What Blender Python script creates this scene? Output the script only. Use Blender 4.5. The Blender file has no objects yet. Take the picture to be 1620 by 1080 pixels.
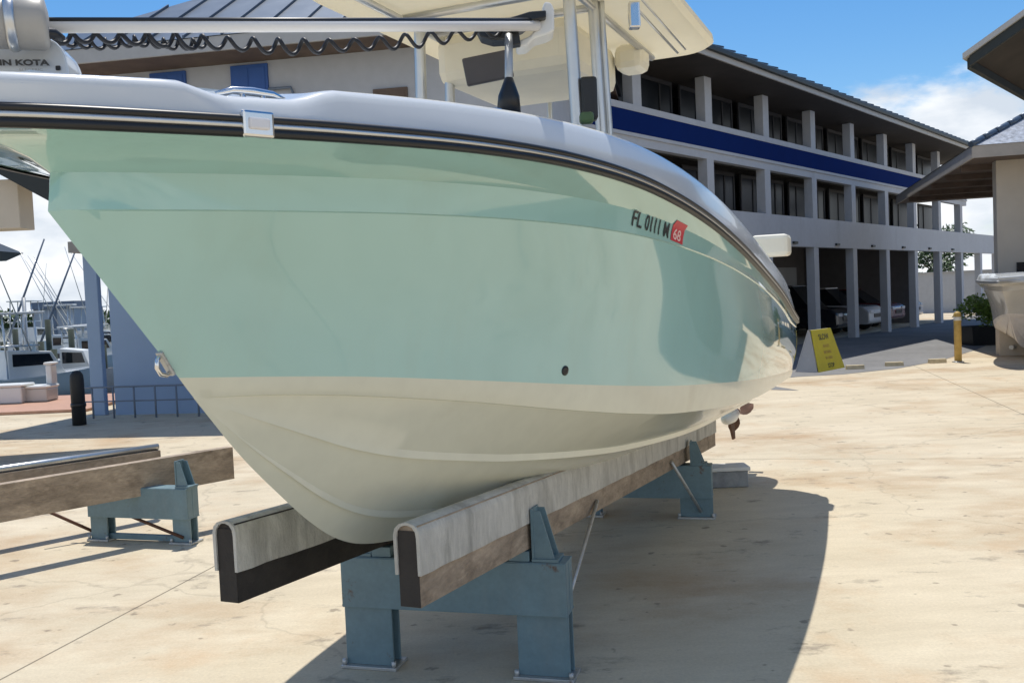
import bpy, bmesh, math, random
from mathutils import Vector, Matrix
random.seed(7)
SC = bpy.context.scene
COL = SC.collection
R = math.radians

# ------------------------------------------------------------------ camera frame
F, EYE = 1500.0, 1.8
PIT, ROLL = R(2.63), R(2.5)

def ray(px, py):
    x = (px - 810) / F; y = (540 - py) / F
    x, y = x * math.cos(ROLL) + y * math.sin(ROLL), -x * math.sin(ROLL) + y * math.cos(ROLL)
    return Vector((x, math.cos(PIT) + y * math.sin(PIT), -math.sin(PIT) + y * math.cos(PIT)))
def at(px, py, s): return Vector((0, 0, EYE)) + ray(px, py) * s
def atz(px, py, z=0.0):
    r = ray(px, py); return at(px, py, (z - EYE) / r.z)
def aty(px, py, Y):
    r = ray(px, py); return at(px, py, Y / r.y)

# ------------------------------------------------------------------ materials
def srgb(r, g, b):
    return tuple(((c / 255) / 12.92 if c / 255 <= .04045 else ((c / 255 + .055) / 1.055) ** 2.4) for c in (r, g, b)) + (1,)

def mat(name, col, rough=.6, metal=0, var=.12, scale=4, bump=0, bscale=None, coat=0, stretch=None, spec=.5, var2=0, ior=None):
    m = bpy.data.materials.new(name); m.use_nodes = True
    N = m.node_tree.nodes; L = m.node_tree.links
    b = N['Principled BSDF']
    b.inputs['Roughness'].default_value = rough; b.inputs['Metallic'].default_value = metal
    b.inputs['Coat Weight'].default_value = coat; b.inputs['Coat Roughness'].default_value = .03
    b.inputs['Specular IOR Level'].default_value = spec
    if ior: b.inputs['IOR'].default_value = ior
    tc = N.new('ShaderNodeTexCoord')
    src = tc.outputs['Object']
    if stretch:
        mp = N.new('ShaderNodeMapping'); mp.inputs['Scale'].default_value = stretch
        L.new(src, mp.inputs['Vector']); src = mp.outputs['Vector']
    nz = N.new('ShaderNodeTexNoise'); nz.inputs['Scale'].default_value = scale; nz.inputs['Detail'].default_value = 6; nz.inputs['Roughness'].default_value = .62
    L.new(src, nz.inputs['Vector'])
    rp = N.new('ShaderNodeValToRGB')
    rp.color_ramp.elements[0].position = .3; rp.color_ramp.elements[1].position = .72
    c = col[:3]
    rp.color_ramp.elements[0].color = tuple(x * (1 - var) for x in c) + (1,)
    rp.color_ramp.elements[1].color = tuple(min(1, x * (1 + var)) for x in c) + (1,)
    L.new(nz.outputs['Fac'], rp.inputs['Fac'])
    out = rp.outputs['Color']
    if var2:
        n2 = N.new('ShaderNodeTexNoise'); n2.inputs['Scale'].default_value = scale * 9; n2.inputs['Detail'].default_value = 3
        L.new(src, n2.inputs['Vector'])
        mr = N.new('ShaderNodeMapRange'); mr.inputs[1].default_value = .3; mr.inputs[2].default_value = .7
        mr.inputs[3].default_value = 1 - var2; mr.inputs[4].default_value = 1 + var2
        L.new(n2.outputs['Fac'], mr.inputs[0])
        mx = N.new('ShaderNodeVectorMath'); mx.operation = 'SCALE'
        L.new(out, mx.inputs[0]); L.new(mr.outputs[0], mx.inputs['Scale']); out = mx.outputs[0]
    L.new(out, b.inputs['Base Color'])
    rr = N.new('ShaderNodeMapRange'); rr.inputs[3].default_value = max(0, rough - .06); rr.inputs[4].default_value = min(1, rough + .06)
    L.new(nz.outputs['Fac'], rr.inputs[0]); L.new(rr.outputs[0], b.inputs['Roughness'])
    if bump:
        nb = N.new('ShaderNodeTexNoise'); nb.inputs['Scale'].default_value = bscale or scale * 6; nb.inputs['Detail'].default_value = 5
        L.new(src, nb.inputs['Vector'])
        bp = N.new('ShaderNodeBump'); bp.inputs['Strength'].default_value = bump; bp.inputs['Distance'].default_value = .02
        L.new(nb.outputs['Fac'], bp.inputs['Height']); L.new(bp.outputs['Normal'], b.inputs['Normal'])
    return m

def weather(m, col, lo, hi, scale, amt=.8, stretch=None):
    N = m.node_tree.nodes; L = m.node_tree.links; b = N['Principled BSDF']
    old = b.inputs['Base Color'].links[0].from_socket
    tc = N.new('ShaderNodeTexCoord'); mp = N.new('ShaderNodeMapping'); mp.inputs['Scale'].default_value = stretch or (1, 1, 1); L.new(tc.outputs['Object'], mp.inputs['Vector'])
    n = N.new('ShaderNodeTexNoise'); n.inputs['Scale'].default_value = scale; n.inputs['Detail'].default_value = 7; n.inputs['Roughness'].default_value = .68; L.new(mp.outputs['Vector'], n.inputs['Vector'])
    r = N.new('ShaderNodeMapRange'); r.inputs[1].default_value = lo; r.inputs[2].default_value = hi; r.inputs[4].default_value = amt; L.new(n.outputs['Fac'], r.inputs[0])
    x = N.new('ShaderNodeMix'); x.data_type = 'RGBA'; L.new(r.outputs[0], x.inputs[0]); L.new(old, x.inputs[6]); x.inputs[7].default_value = col; L.new(x.outputs[2], b.inputs['Base Color'])
M = {}
M['hull'] = mat('mint_gelcoat', (.365, .60, .56, 1), .07, var=.02, scale=1.2, coat=1.0, bump=.022, bscale=2.2, spec=.5)
M['bottom'] = mat('cream_gelcoat', (.70, .70, .57, 1), .2, var=.05, scale=1.5, coat=.25, var2=.02)
M['white'] = mat('white_gelcoat', (.68, .71, .72, 1), .2, var=.03, scale=2, coat=.4)
M['offwhite'] = mat('offwhite_plastic', (.72, .72, .68, 1), .35, var=.04)
M['black'] = mat('black_rubber', (.012, .013, .014, 1), .4, var=.2)
M['steel'] = mat('polished_steel', (.75, .75, .74, 1), .14, 1, var=.04)
M['alu'] = mat('brushed_aluminium', (.62, .63, .62, 1), .33, .85, var=.06, scale=8)
M['canvas'] = mat('cream_canvas', (.82, .77, .62, 1), .8, var=.06, scale=3, bump=.15, bscale=40)
_n = M['canvas'].node_tree.nodes; _l = M['canvas'].node_tree.links
_t = _n.new('ShaderNodeBsdfTranslucent'); _t.inputs['Color'].default_value = (.86, .81, .68, 1); _m = _n.new('ShaderNodeMixShader'); _m.inputs[0].default_value = .5
_l.new(_n['Principled BSDF'].outputs[0], _m.inputs[1]); _l.new(_t.outputs[0], _m.inputs[2]); _l.new(_m.outputs[0], _n['Material Output'].inputs['Surface'])
M['cream_frp'] = mat('cream_fibreglass', (.82, .78, .64, 1), .45, var=.05, scale=4)
M['glass'] = mat('dark_glass', (.012, .016, .022, 1), .06, var=.1, spec=.5)
M['plum'] = mat('motor_grey', (.40, .38, .34, 1), .45, var=.08, scale=6)
M['cord'] = mat('black_cord', (.012, .012, .014, 1), .5)
M['ink'] = mat('black_vinyl', (.03, .035, .04, 1), .4)
M['red'] = mat('red_vinyl', (.55, .04, .06, 1), .4, var=.1, scale=20)
M['greenplastic'] = mat('green_plastic', (.07, .13, .05, 1), .5)
M['bluesteel'] = mat('blue_grey_painted_steel', (.145, .23, .265, 1), .5, var=.14, scale=5, bump=.08, bscale=30, var2=.05)
M['galv'] = mat('galvanised_steel', (.5, .51, .5, 1), .45, .6, var=.15, scale=12)
M['carpet'] = mat('grey_bunk_carpet', (.60, .58, .52, 1), .95, var=.14, scale=5, bump=.5, bscale=160, stretch=(1, 1, .35), var2=.08)
M['wood'] = mat('weathered_timber', (.36, .285, .21, 1), .85, var=.4, scale=3, bump=.35, bscale=30, stretch=(1, 1, 3), var2=.12)
M['darkwood'] = mat('shaded_weathered_timber', (.035, .03, .026, 1), .8, var=.35, scale=6, bump=.3)  # weathered end grain, and the left bunk with its shade in the colour
M['rust'] = mat('rusty_steel', (.10, .045, .025, 1), .8, var=.35, scale=14, bump=.2)
M['wall'] = mat('grey_white_render', (.46, .48, .51, 1), .85, var=.05, scale=.9, bump=.05, bscale=30, var2=.03)
M['wallg'] = mat('grey_render', (.44, .465, .50, 1), .85, var=.06, scale=.8, bump=.05, bscale=30, var2=.03)
M['wallb'] = mat('blue_painted_render', (.27, .38, .55, 1), .8, var=.05, scale=1.2, bump=.06, bscale=30)
M['blueband'] = mat('navy_blue_paint', (.006, .022, .12, 1), .9, var=.08, scale=1.5, spec=.05)
M['shutter'] = mat('blue_shutter', (.03, .10, .34, 1), .5, var=.08)
M['soffit'] = mat('brown_soffit_boards', (.13, .095, .075, 1), .8, var=.25, scale=3)
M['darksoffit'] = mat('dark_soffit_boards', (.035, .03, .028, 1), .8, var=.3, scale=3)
M['fascia'] = mat('grey_fascia', (.42, .42, .41, 1), .6, var=.08)
M['dkfascia'] = mat('dark_green_fascia', (.012, .018, .018, 1), .5, var=.2)
M['roof'] = mat('blue_grey_metal_roof', (.09, .12, .16, 1), .4, .3, var=.12, scale=2)
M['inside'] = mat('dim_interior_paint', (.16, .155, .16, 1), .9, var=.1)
M['dkframe'] = mat('dark_window_frame', (.03, .03, .034, 1), .6)
M['bayshade'] = mat('bay_shade_pane', (.010, .013, .018, 1), .3, var=.3, scale=.7, spec=.25)
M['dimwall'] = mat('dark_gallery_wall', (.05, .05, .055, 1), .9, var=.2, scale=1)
M['slab'] = mat('floor_slab', (.3, .3, .29, 1), .9)
M['beige'] = mat('beige_render', (.56, .505, .42, 1), .85, var=.07, scale=1.3, bump=.06, bscale=30)
M['yellow'] = mat('yellow_sign_face', (.62, .52, .03, 1), .5, var=.08)
M['bollard'] = mat('faded_yellow_paint', (.50, .34, .10, 1), .6, var=.2, scale=9)
M['stop'] = mat('pale_yellow_concrete', (.60, .50, .32, 1), .85, var=.2, scale=8)
M['pot'] = mat('dark_planter', (.018, .02, .022, 1), .6)
M['leaf'] = mat('bush_leaves', (.16, .26, .04, 1), .6, var=.4, scale=5)
M['leaf2'] = mat('tree_leaves', (.05, .095, .028, 1), .6, var=.4, scale=3)
M['bark'] = mat('bark', (.12, .09, .06, 1), .9, var=.3)
M['carwhite'] = mat('white_car_paint', (.62, .63, .65, 1), .25, coat=.8, var=.02)
M['cardark'] = mat('dark_car_paint', (.02, .022, .03, 1), .25, coat=.8, var=.02)
M['carred'] = mat('maroon_car_paint', (.12, .02, .025, 1), .25, coat=.8, var=.02)
M['tyre'] = mat('tyre_rubber', (.015, .015, .015, 1), .8)
M['lamp'] = mat('clear_lens', (.7, .7, .72, 1), .1)
M['deckwood'] = mat('terracotta_decking', (.46, .27, .19, 1), .8, var=.2, scale=4, stretch=(1, 8, 1))
M['concreteblk'] = mat('grey_block', (.28, .29, .29, 1), .9, var=.25, scale=9, bump=.3)
M['pinkwhite'] = mat('weathered_white_hull', (.66, .62, .60, 1), .4, var=.12)
M['railpaint'] = mat('grey_blue_rail_paint', (.16, .20, .26, 1), .5)
M['sandw'] = mat('beige_hull_gelcoat', (.54, .53, .51, 1), .25, coat=.4, var=.05)

weather(M['bluesteel'], (.11, .05, .025, 1), .63, .70, 7, .85)
weather(M['bluesteel'], (.22, .27, .28, 1), .56, .75, 3, .5, (1, 1, .3))
weather(M['carpet'], (.24, .225, .19, 1), .50, .70, 5, .7, (1, 1, .25))
weather(M['wood'], (.12, .085, .055, 1), .5, .72, 5, .75, (1, 1, 2))
weather(M['bottom'], (.42, .37, .25, 1), .60, .80, 2.2, .35, (1, 1, .5))
weather(M['galv'], (.14, .07, .035, 1), .58, .7, 16, .7)
weather(M['hull'], (.34, .50, .44, 1), .52, .80, 3, .4, (1, 1, .15))
weather(M['wall'], (.22, .22, .22, 1), .60, .8, 1.2, .45, (1, 1, .25))
def concrete():
    m = bpy.data.materials.new('worn_concrete'); m.use_nodes = True
    N = m.node_tree.nodes; L = m.node_tree.links; b = N['Principled BSDF']
    tc = N.new('ShaderNodeTexCoord')
    def noise(sc, det, st=None, rough=.6, rot=0):
        mp = N.new('ShaderNodeMapping'); mp.inputs['Scale'].default_value = st or (1, 1, 1); mp.inputs['Rotation'].default_value = (0, 0, rot)
        L.new(tc.outputs['Object'], mp.inputs['Vector'])
        n = N.new('ShaderNodeTexNoise'); n.inputs['Scale'].default_value = sc; n.inputs['Detail'].default_value = det; n.inputs['Roughness'].default_value = rough
        L.new(mp.outputs['Vector'], n.inputs['Vector']); return n.outputs['Fac']
    def ramp(v, a, bb, ca, cb):
        r = N.new('ShaderNodeValToRGB'); r.color_ramp.elements[0].position = a; r.color_ramp.elements[1].position = bb
        r.color_ramp.elements[0].color = ca; r.color_ramp.elements[1].color = cb; L.new(v, r.inputs['Fac']); return r.outputs['Color']
    def mix(f, a, c, mode='MIX'):
        x = N.new('ShaderNodeMix'); x.data_type = 'RGBA'; x.blend_type = mode
        if isinstance(f, float): x.inputs[0].default_value = f
        else: L.new(f, x.inputs[0])
        for i, s in ((6, a), (7, c)):
            if isinstance(s, tuple): x.inputs[i].default_value = s
            else: L.new(s, x.inputs[i])
        return x.outputs[2]
    base = ramp(noise(.5, 8, (1, 1.5, 1), .66), .3, .7, (.555, .48, .35, 1), (.67, .59, .45, 1))
    streak = ramp(noise(1.3, 8, (1, 3.2, 1), .72, R(-8)), .3, .7, (.86, .845, .82, 1), (1.05, 1.05, 1.04, 1))
    c = mix(.9, base, streak, 'MULTIPLY')
    stain = ramp(noise(.33, 7, (1, 1.5, 1), .66), .49, .66, (0, 0, 0, 1), (.85, .85, .85, 1))
    c = mix(stain, c, (.42, .29, .17, 1))
    rust = ramp(noise(.75, 6, (1.2, 1, 1), .6), .565, .70, (0, 0, 0, 1), (.42, .42, .42, 1))
    c = mix(rust, c, (.50, .31, .16, 1))
    oil = ramp(noise(1.7, 7, (1, 1.8, 1), .7), .585, .68, (0, 0, 0, 1), (.75, .75, .75, 1))
    c = mix(oil, c, (.22, .185, .145, 1))
    spot = ramp(noise(7.5, 3, None, .5), .67, .72, (0, 0, 0, 1), (.6, .6, .6, 1))
    c = mix(spot, c, (.16, .13, .10, 1))
    fine = ramp(noise(60, 4, None, .75), .3, .7, (.86, .86, .86, 1), (1.1, 1.1, 1.1, 1))
    c = mix(.8, c, fine, 'MULTIPLY')
    dn = N.new('ShaderNodeTexNoise'); dn.inputs['Scale'].default_value = 2.5; dn.inputs['Detail'].default_value = 4; L.new(tc.outputs['Object'], dn.inputs['Vector'])
    dv = N.new('ShaderNodeVectorMath'); dv.operation = 'MULTIPLY_ADD'; dv.inputs[1].default_value = (.5, .5, 0); L.new(dn.outputs['Color'], dv.inputs[0]); L.new(tc.outputs['Object'], dv.inputs[2])
    vo = N.new('ShaderNodeTexVoronoi'); vo.feature = 'DISTANCE_TO_EDGE'; vo.inputs['Scale'].default_value = .23; L.new(dv.outputs[0], vo.inputs['Vector'])
    ck = ramp(vo.outputs['Distance'], .0, .0016, (.24, .24, .24, 1), (0, 0, 0, 1))
    c = mix(ck, c, (.17, .14, .105, 1))
    # tooled joints, a grid 4.2 m by 4.2 m turned 18 degrees
    mp = N.new('ShaderNodeMapping'); mp.inputs['Rotation'].default_value = (0, 0, R(13.6)); mp.inputs['Location'].default_value = (3.67, -3.0, 0)
    L.new(tc.outputs['Object'], mp.inputs['Vector'])
    sp = N.new('ShaderNodeSeparateXYZ'); L.new(mp.outputs['Vector'], sp.inputs[0])
    lines = []
    for ax in (0, 1):
        d = N.new('ShaderNodeMath'); d.operation = 'PINGPONG'; d.inputs[1].default_value = 3.6; L.new(sp.outputs[ax], d.inputs[0])
        l = N.new('ShaderNodeMath'); l.operation = 'LESS_THAN'; l.inputs[1].default_value = .007; L.new(d.outputs[0], l.inputs[0]); lines.append(l.outputs[0])
    mx = N.new('ShaderNodeMath'); mx.operation = 'MAXIMUM'; L.new(lines[0], mx.inputs[0]); L.new(lines[1], mx.inputs[1])
    ml = N.new('ShaderNodeMath'); ml.operation = 'MULTIPLY'; ml.inputs[1].default_value = .75; L.new(mx.outputs[0], ml.inputs[0])
    c = mix(ml.outputs[0], c, (.10, .085, .06, 1))
    L.new(c, b.inputs['Base Color']); b.inputs['Roughness'].default_value = .85; b.inputs['Specular IOR Level'].default_value = .3
    bp = N.new('ShaderNodeBump'); bp.inputs['Strength'].default_value = .35; bp.inputs['Distance'].default_value = .01
    L.new(noise(26, 6, (1, 3, 1), .7), bp.inputs['Height']); L.new(bp.outputs['Normal'], b.inputs['Normal'])
    return m
M['concrete'] = concrete()
M['asphalt'] = mat('faded_asphalt', (.20, .20, .20, 1), .9, var=.18, scale=.8, bump=.25, bscale=60, var2=.1)
def water():
    m = mat('harbour_water', (.02, .05, .065, 1), .08, var=.2, scale=.3, bump=.35, bscale=1.4)
    return m
M['water'] = water()

# ------------------------------------------------------------------ mesh helpers
class MB:
    def __init__(s): s.b = bmesh.new()
    def quad(s, pts, mi=0):
        f = s.b.faces.new([s.b.verts.new(p) for p in pts]); f.material_index = mi; return s
    def box(s, lo, hi, mx=None, bev=0):
        t = bmesh.new(); bmesh.ops.create_cube(t, size=1)
        lo = Vector(lo); hi = Vector(hi); c = (lo + hi) / 2; d = hi - lo
        for v in t.verts: v.co = Vector((v.co.x * d.x, v.co.y * d.y, v.co.z * d.z)) + c
        if bev: bmesh.ops.bevel(t, geom=t.edges[:], offset=bev, segments=2, affect='EDGES', profile=.5)
        s._add(t, mx); return s
    def _add(s, t, mx=None):
        if mx is not None: t.transform(mx)
        me = bpy.data.meshes.new('tmp'); t.to_mesh(me); t.free(); s.b.from_mesh(me); bpy.data.meshes.remove(me)
    def prism(s, pts, ext, bev=0):
        """polygon (3D points, planar) extruded along vector ext"""
        t = bmesh.new(); f = t.faces.new([t.verts.new(p) for p in pts])
        r = bmesh.ops.extrude_face_region(t, geom=[f])
        bmesh.ops.translate(t, verts=[v for v in r['geom'] if isinstance(v, bmesh.types.BMVert)], vec=ext)
        bmesh.ops.recalc_face_normals(t, faces=t.faces[:])
        if bev: bmesh.ops.bevel(t, geom=t.edges[:], offset=bev, segments=2, affect='EDGES', profile=.5)
        s._add(t); return s
    def tube(s, pts, r, n=10, closed_caps=True):
        pts = [Vector(p) for p in pts]; rs = r if isinstance(r, (list, tuple)) else [r] * len(pts)
        t = bmesh.new(); rings = []; up = None
        for i, p in enumerate(pts):
            d = (pts[min(i + 1, len(pts) - 1)] - pts[max(i - 1, 0)])
            d.normalize()
            if up is None:
                up = Vector((0, 0, 1)) if abs(d.z) < .9 else Vector((1, 0, 0))
            a = d.cross(up)
            if a.length < 1e-5: a = d.cross(Vector((0, 1, .3)))
            a.normalize(); bb = a.cross(d); up = bb
            rings.append([t.verts.new(p + (a * math.cos(q) + bb * math.sin(q)) * rs[i]) for q in [2 * math.pi * k / n for k in range(n)]])
        for i in range(len(rings) - 1):
            for k in range(n):
                f = t.faces.new((rings[i][k], rings[i][(k + 1) % n], rings[i + 1][(k + 1) % n], rings[i + 1][k])); f.smooth = True
        if closed_caps:
            t.faces.new(rings[0]); t.faces.new(rings[-1])
        bmesh.ops.recalc_face_normals(t, faces=t.faces[:])
        s._add(t); return s
    def grid(s, rows, mi=0, smooth=True, closed=False):
        vs = [[s.b.verts.new(p) for p in r] for r in rows]
        for i in range(len(vs) - 1):
            m = len(vs[i])
            for k in range(m if closed else m - 1):
                q = [vs[i][k], vs[i][(k + 1) % m], vs[i + 1][(k + 1) % m], vs[i + 1][k]]
                try:
                    f = s.b.faces.new(q); f.smooth = smooth; f.material_index = mi
                except ValueError: pass
        return s
    def lathe(s, prof, c, axis='z', n=20):
        rows = []
        for r, h in prof:
            row = []
            for k in range(n):
                a = 2 * math.pi * k / n
                v = {'z': (r * math.cos(a), r * math.sin(a), h), 'x': (h, r * math.cos(a), r * math.sin(a)), 'y': (r * math.cos(a), h, r * math.sin(a))}[axis]
                row.append(Vector(c) + Vector(v))
            rows.append(row)
        t = MB(); t.grid(rows, closed=True)
        t.b.faces.new(t.b.verts[:n]) if False else None
        bmesh.ops.holes_fill(t.b, edges=[e for e in t.b.edges if e.is_boundary], sides=0)
        bmesh.ops.recalc_face_normals(t.b, faces=t.b.faces[:])
        s._add(t.b); return s
    def make(s, name, m, parent=None, merge=0, recalc=False, angle=None):
        if merge: bmesh.ops.remove_doubles(s.b, verts=s.b.verts[:], dist=merge)
        if recalc: bmesh.ops.recalc_face_normals(s.b, faces=s.b.faces[:])
        if angle:
            for f in s.b.faces: f.smooth = True
            for e in s.b.edges:
                if len(e.link_faces) == 2 and e.calc_face_angle(0) > R(angle): e.smooth = False
        w = Vector((0, 0, 0)); q = parent
        while q is not None: w += q.location; q = q.parent
        if parent is not None: bmesh.ops.translate(s.b, verts=s.b.verts[:], vec=-w)
        me = bpy.data.meshes.new(name); s.b.to_mesh(me); s.b.free()
        for mm in (m if isinstance(m, list) else [m]): me.materials.append(mm)
        o = bpy.data.objects.new(name, me); COL.objects.link(o)
        if parent is not None: o.parent = parent
        return o

def tag(o, label=None, cat=None, group=None, kind=None):
    if label: o['label'] = label
    if cat: o['category'] = cat
    if group: o['group'] = group
    if kind: o['kind'] = kind
    return o
def thing(name, loc, label, cat, group=None):
    o = bpy.data.objects.new(name, None); COL.objects.link(o); o.location = loc; o.empty_display_size = .2
    return tag(o, label, cat, group)
def text_mesh(txt, size, ext=0.0, bold=0.0, align='LEFT'):
    c = bpy.data.curves.new('txt', 'FONT'); c.body = txt; c.size = size; c.extrude = ext; c.offset = bold; c.align_x = align
    o = bpy.data.objects.new('txt', c); COL.objects.link(o)
    dg = bpy.context.evaluated_depsgraph_get(); dg.update()
    me = bpy.data.meshes.new_from_object(o.evaluated_get(dg)); bpy.data.objects.remove(o)
    b = bmesh.new(); b.from_mesh(me); bpy.data.meshes.remove(me); return b
def oriented(o, x, y, z): return Matrix(((x.x, y.x, z.x, o.x), (x.y, y.y, z.y, o.y), (x.z, y.z, z.z, o.z), (0, 0, 0, 1)))

def interp(tab, t):
    """monotone-ish cubic (Catmull-Rom) interpolation of [(t,v)...] ascending"""
    n = len(tab)
    if t <= tab[0][0]: return tab[0][1]
    if t >= tab[-1][0]: return tab[-1][1]
    for i in range(n - 1):
        if t <= tab[i + 1][0]: break
    x0, y0 = tab[i]; x1, y1 = tab[i + 1]; h = x1 - x0; u = (t - x0) / h
    m0 = ((y1 - tab[i - 1][1]) / (x1 - tab[i - 1][0])) if i > 0 else (y1 - y0) / h
    m1 = ((tab[i + 2][1] - y0) / (tab[i + 2][0] - x0)) if i < n - 2 else (y1 - y0) / h
    return (2*u**3-3*u**2+1)*y0 + (u**3-2*u**2+u)*h*m0 + (-2*u**3+3*u**2)*y1 + (u**3-u**2)*h*m1

# ------------------------------------------------------------------ ground, road, water
g = MB()
g.quad([(-45, -60, 0), (300, -60, 0), (300, 21.3, 0), (-45, 21.3, 0)])
g.quad([(-4.0, 21.3, 0), (300, 21.3, 0), (300, 320, 0), (-4.0, 320, 0)])
tag(g.make('ground', M['concrete']), kind='structure')
g = MB(); g.quad([(-900, -400, -.75), (900, -400, -.75), (900, 1500, -.75), (-900, 1500, -.75)])
tag(g.make('water', M['water']), kind='structure')
q = MB(); q.box((-45, 21.3, -1.2), (-4.0, 21.5, -.004)); q.box((-4.2, 21.5, -1.2), (-4.0, 200, -.004))
tag(q.make('quay', M['concreteblk']), kind='structure')

# facade frame of the long building
FG = atz(1360, 533); FD = Vector((.6334, .7738, 0)); FN = Vector((.7738, -.6334, 0))
def fw(u, n, h): return FG + FD * u + FN * n + Vector((0, 0, h))
r0 = MB()
a = atz(1325, 592); r1 = [Vector((v.x, v.y, .005)) for v in (fw(-16, -.5, 0), fw(-16, 4.5, 0), atz(1180, 604), atz(1262, 596), atz(1335, 592), atz(1420, 583), atz(1490, 570), atz(1545, 553), fw(12, 3.6, 0), fw(40, 3.6, 0), fw(40, -.5, 0))]
r0.quad(r1)
tag(r0.make('road', M['asphalt']), kind='structure')

# ------------------------------------------------------------------ THE BOAT
BC = Vector((1.557, 8.985, 0)); PH = R(23)
BA = Vector((math.sin(PH), math.cos(PH), 0)); BP = Vector((math.cos(PH), -math.sin(PH), 0))
class Boat:
    def __init__(s, C=BC, A=BA, P=BP, k=1.0, dz=0.0): s.C, s.A, s.P, s.k, s.dz = C, A, P, k, dz
    def W(s, t, p, h): return s.C - s.A * (t * s.k) + s.P * (p * s.k) + Vector((0, 0, h * s.k + s.dz))
def corner(t, r=.16, d=.13):
    return d * (1 - math.sqrt(max(0, 1 - ((r - t) / r) ** 2))) if t < r else 0
def hb(t, t0, B, p, q, tm=2.2, ta=.085):
    if t >= t0: return 0.0
    if t > tm: return B * (1 - ((t - tm) / (t0 - tm)) ** p) ** q
    return B - ta * ((tm - t) / tm) ** 2 - corner(max(t, 0))
SHEER_H = [(0, 1.455), (.5, 1.505), (1, 1.575), (1.5, 1.669), (2, 1.76), (2.5, 1.846), (3, 1.935), (3.5, 2.026), (4, 2.115), (4.5, 2.192), (5, 2.25), (5.5, 2.279), (6, 2.284), (6.5, 2.272), (7, 2.257), (7.4, 2.25)]
TOP_H = [(0, 1.75), (.5, 1.835), (1, 1.905), (1.5, 1.97), (2, 2.043), (2.5, 2.125), (3, 2.21), (3.5, 2.293), (4, 2.367), (4.5, 2.424), (5, 2.459), (5.5, 2.466), (6, 2.452), (6.5, 2.425), (7, 2.395), (7.4, 2.375)]
KN_H = [(0, 1.415), (.5, 1.455), (1, 1.513), (1.5, 1.609), (2, 1.695), (2.5, 1.771), (3, 1.844), (3.5, 1.916), (4, 1.98), (4.5, 2.034), (5, 2.070), (5.5, 2.088), (6, 2.093), (6.5, 2.088), (7.05, 2.078)]
BT_H = [(0, 1.074), (.5, 1.084), (1, 1.109), (2, 1.171), (3, 1.232), (4, 1.306), (4.5, 1.356), (5, 1.415), (5.5, 1.48), (6, 1.544), (6.3, 1.574), (6.61, 1.60)]
CH_H = [(0, .98), (1, 1.034), (2, 1.068), (3, 1.093), (4, 1.158), (4.5, 1.221), (5, 1.303), (5.5, 1.394), (6, 1.475), (6.3, 1.512), (6.55, 1.53)]
K_H = [(0, .48), (2, .60), (3, .645), (4, .692), (5, .745), (5.368, .783), (5.642, .836), (5.819, .905), (5.977, 1.005), (6.155, 1.148), (6.345, 1.315), (6.55, 1.53)]
T0 = dict(sheer=7.40, flare=7.035, kn=7.05, bt=6.61, ch=6.55, k=6.55)
def c_sheer(t): return hb(t, 7.40, 1.2, 2.6, .75), interp(SHEER_H, t)
def c_top(t): return hb(t, 7.40, 1.14, 2.6, .75), interp(TOP_H, t)
def c_kn(t): return hb(t, 7.05, 1.19, 2.3, .9), interp(KN_H, t)
def c_bt(t): return hb(t, 6.61, 1.15, 2.0, 1.0), interp(BT_H, t)
def c_ch(t): return hb(t, 6.55, 1.12, 1.9, 1.0), interp(CH_H, t)
def c_k(t): return 0.0, interp(K_H, t)
def c_fl(t):   # row between knuckle and sheer
    b1, h1 = c_kn(t); b2, h2 = c_sheer(min(t, 7.4))
    return hb(t, 7.035, 1.197, 2.4, .86), h1 * .42 + h2 * .58
NV = 120
VS = [1 - (1 - i / NV) ** 1.0 for i in range(NV + 1)]
VS = [v ** 1.45 for v in VS]
def row(fn, t0):
    r = []
    for v in VS:
        t = t0 * (1 - v); b, h = fn(t); r.append((t, b, h))
    return r
def lerp3(a, b, u): return tuple(x + (y - x) * u for x, y in zip(a, b))

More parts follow.
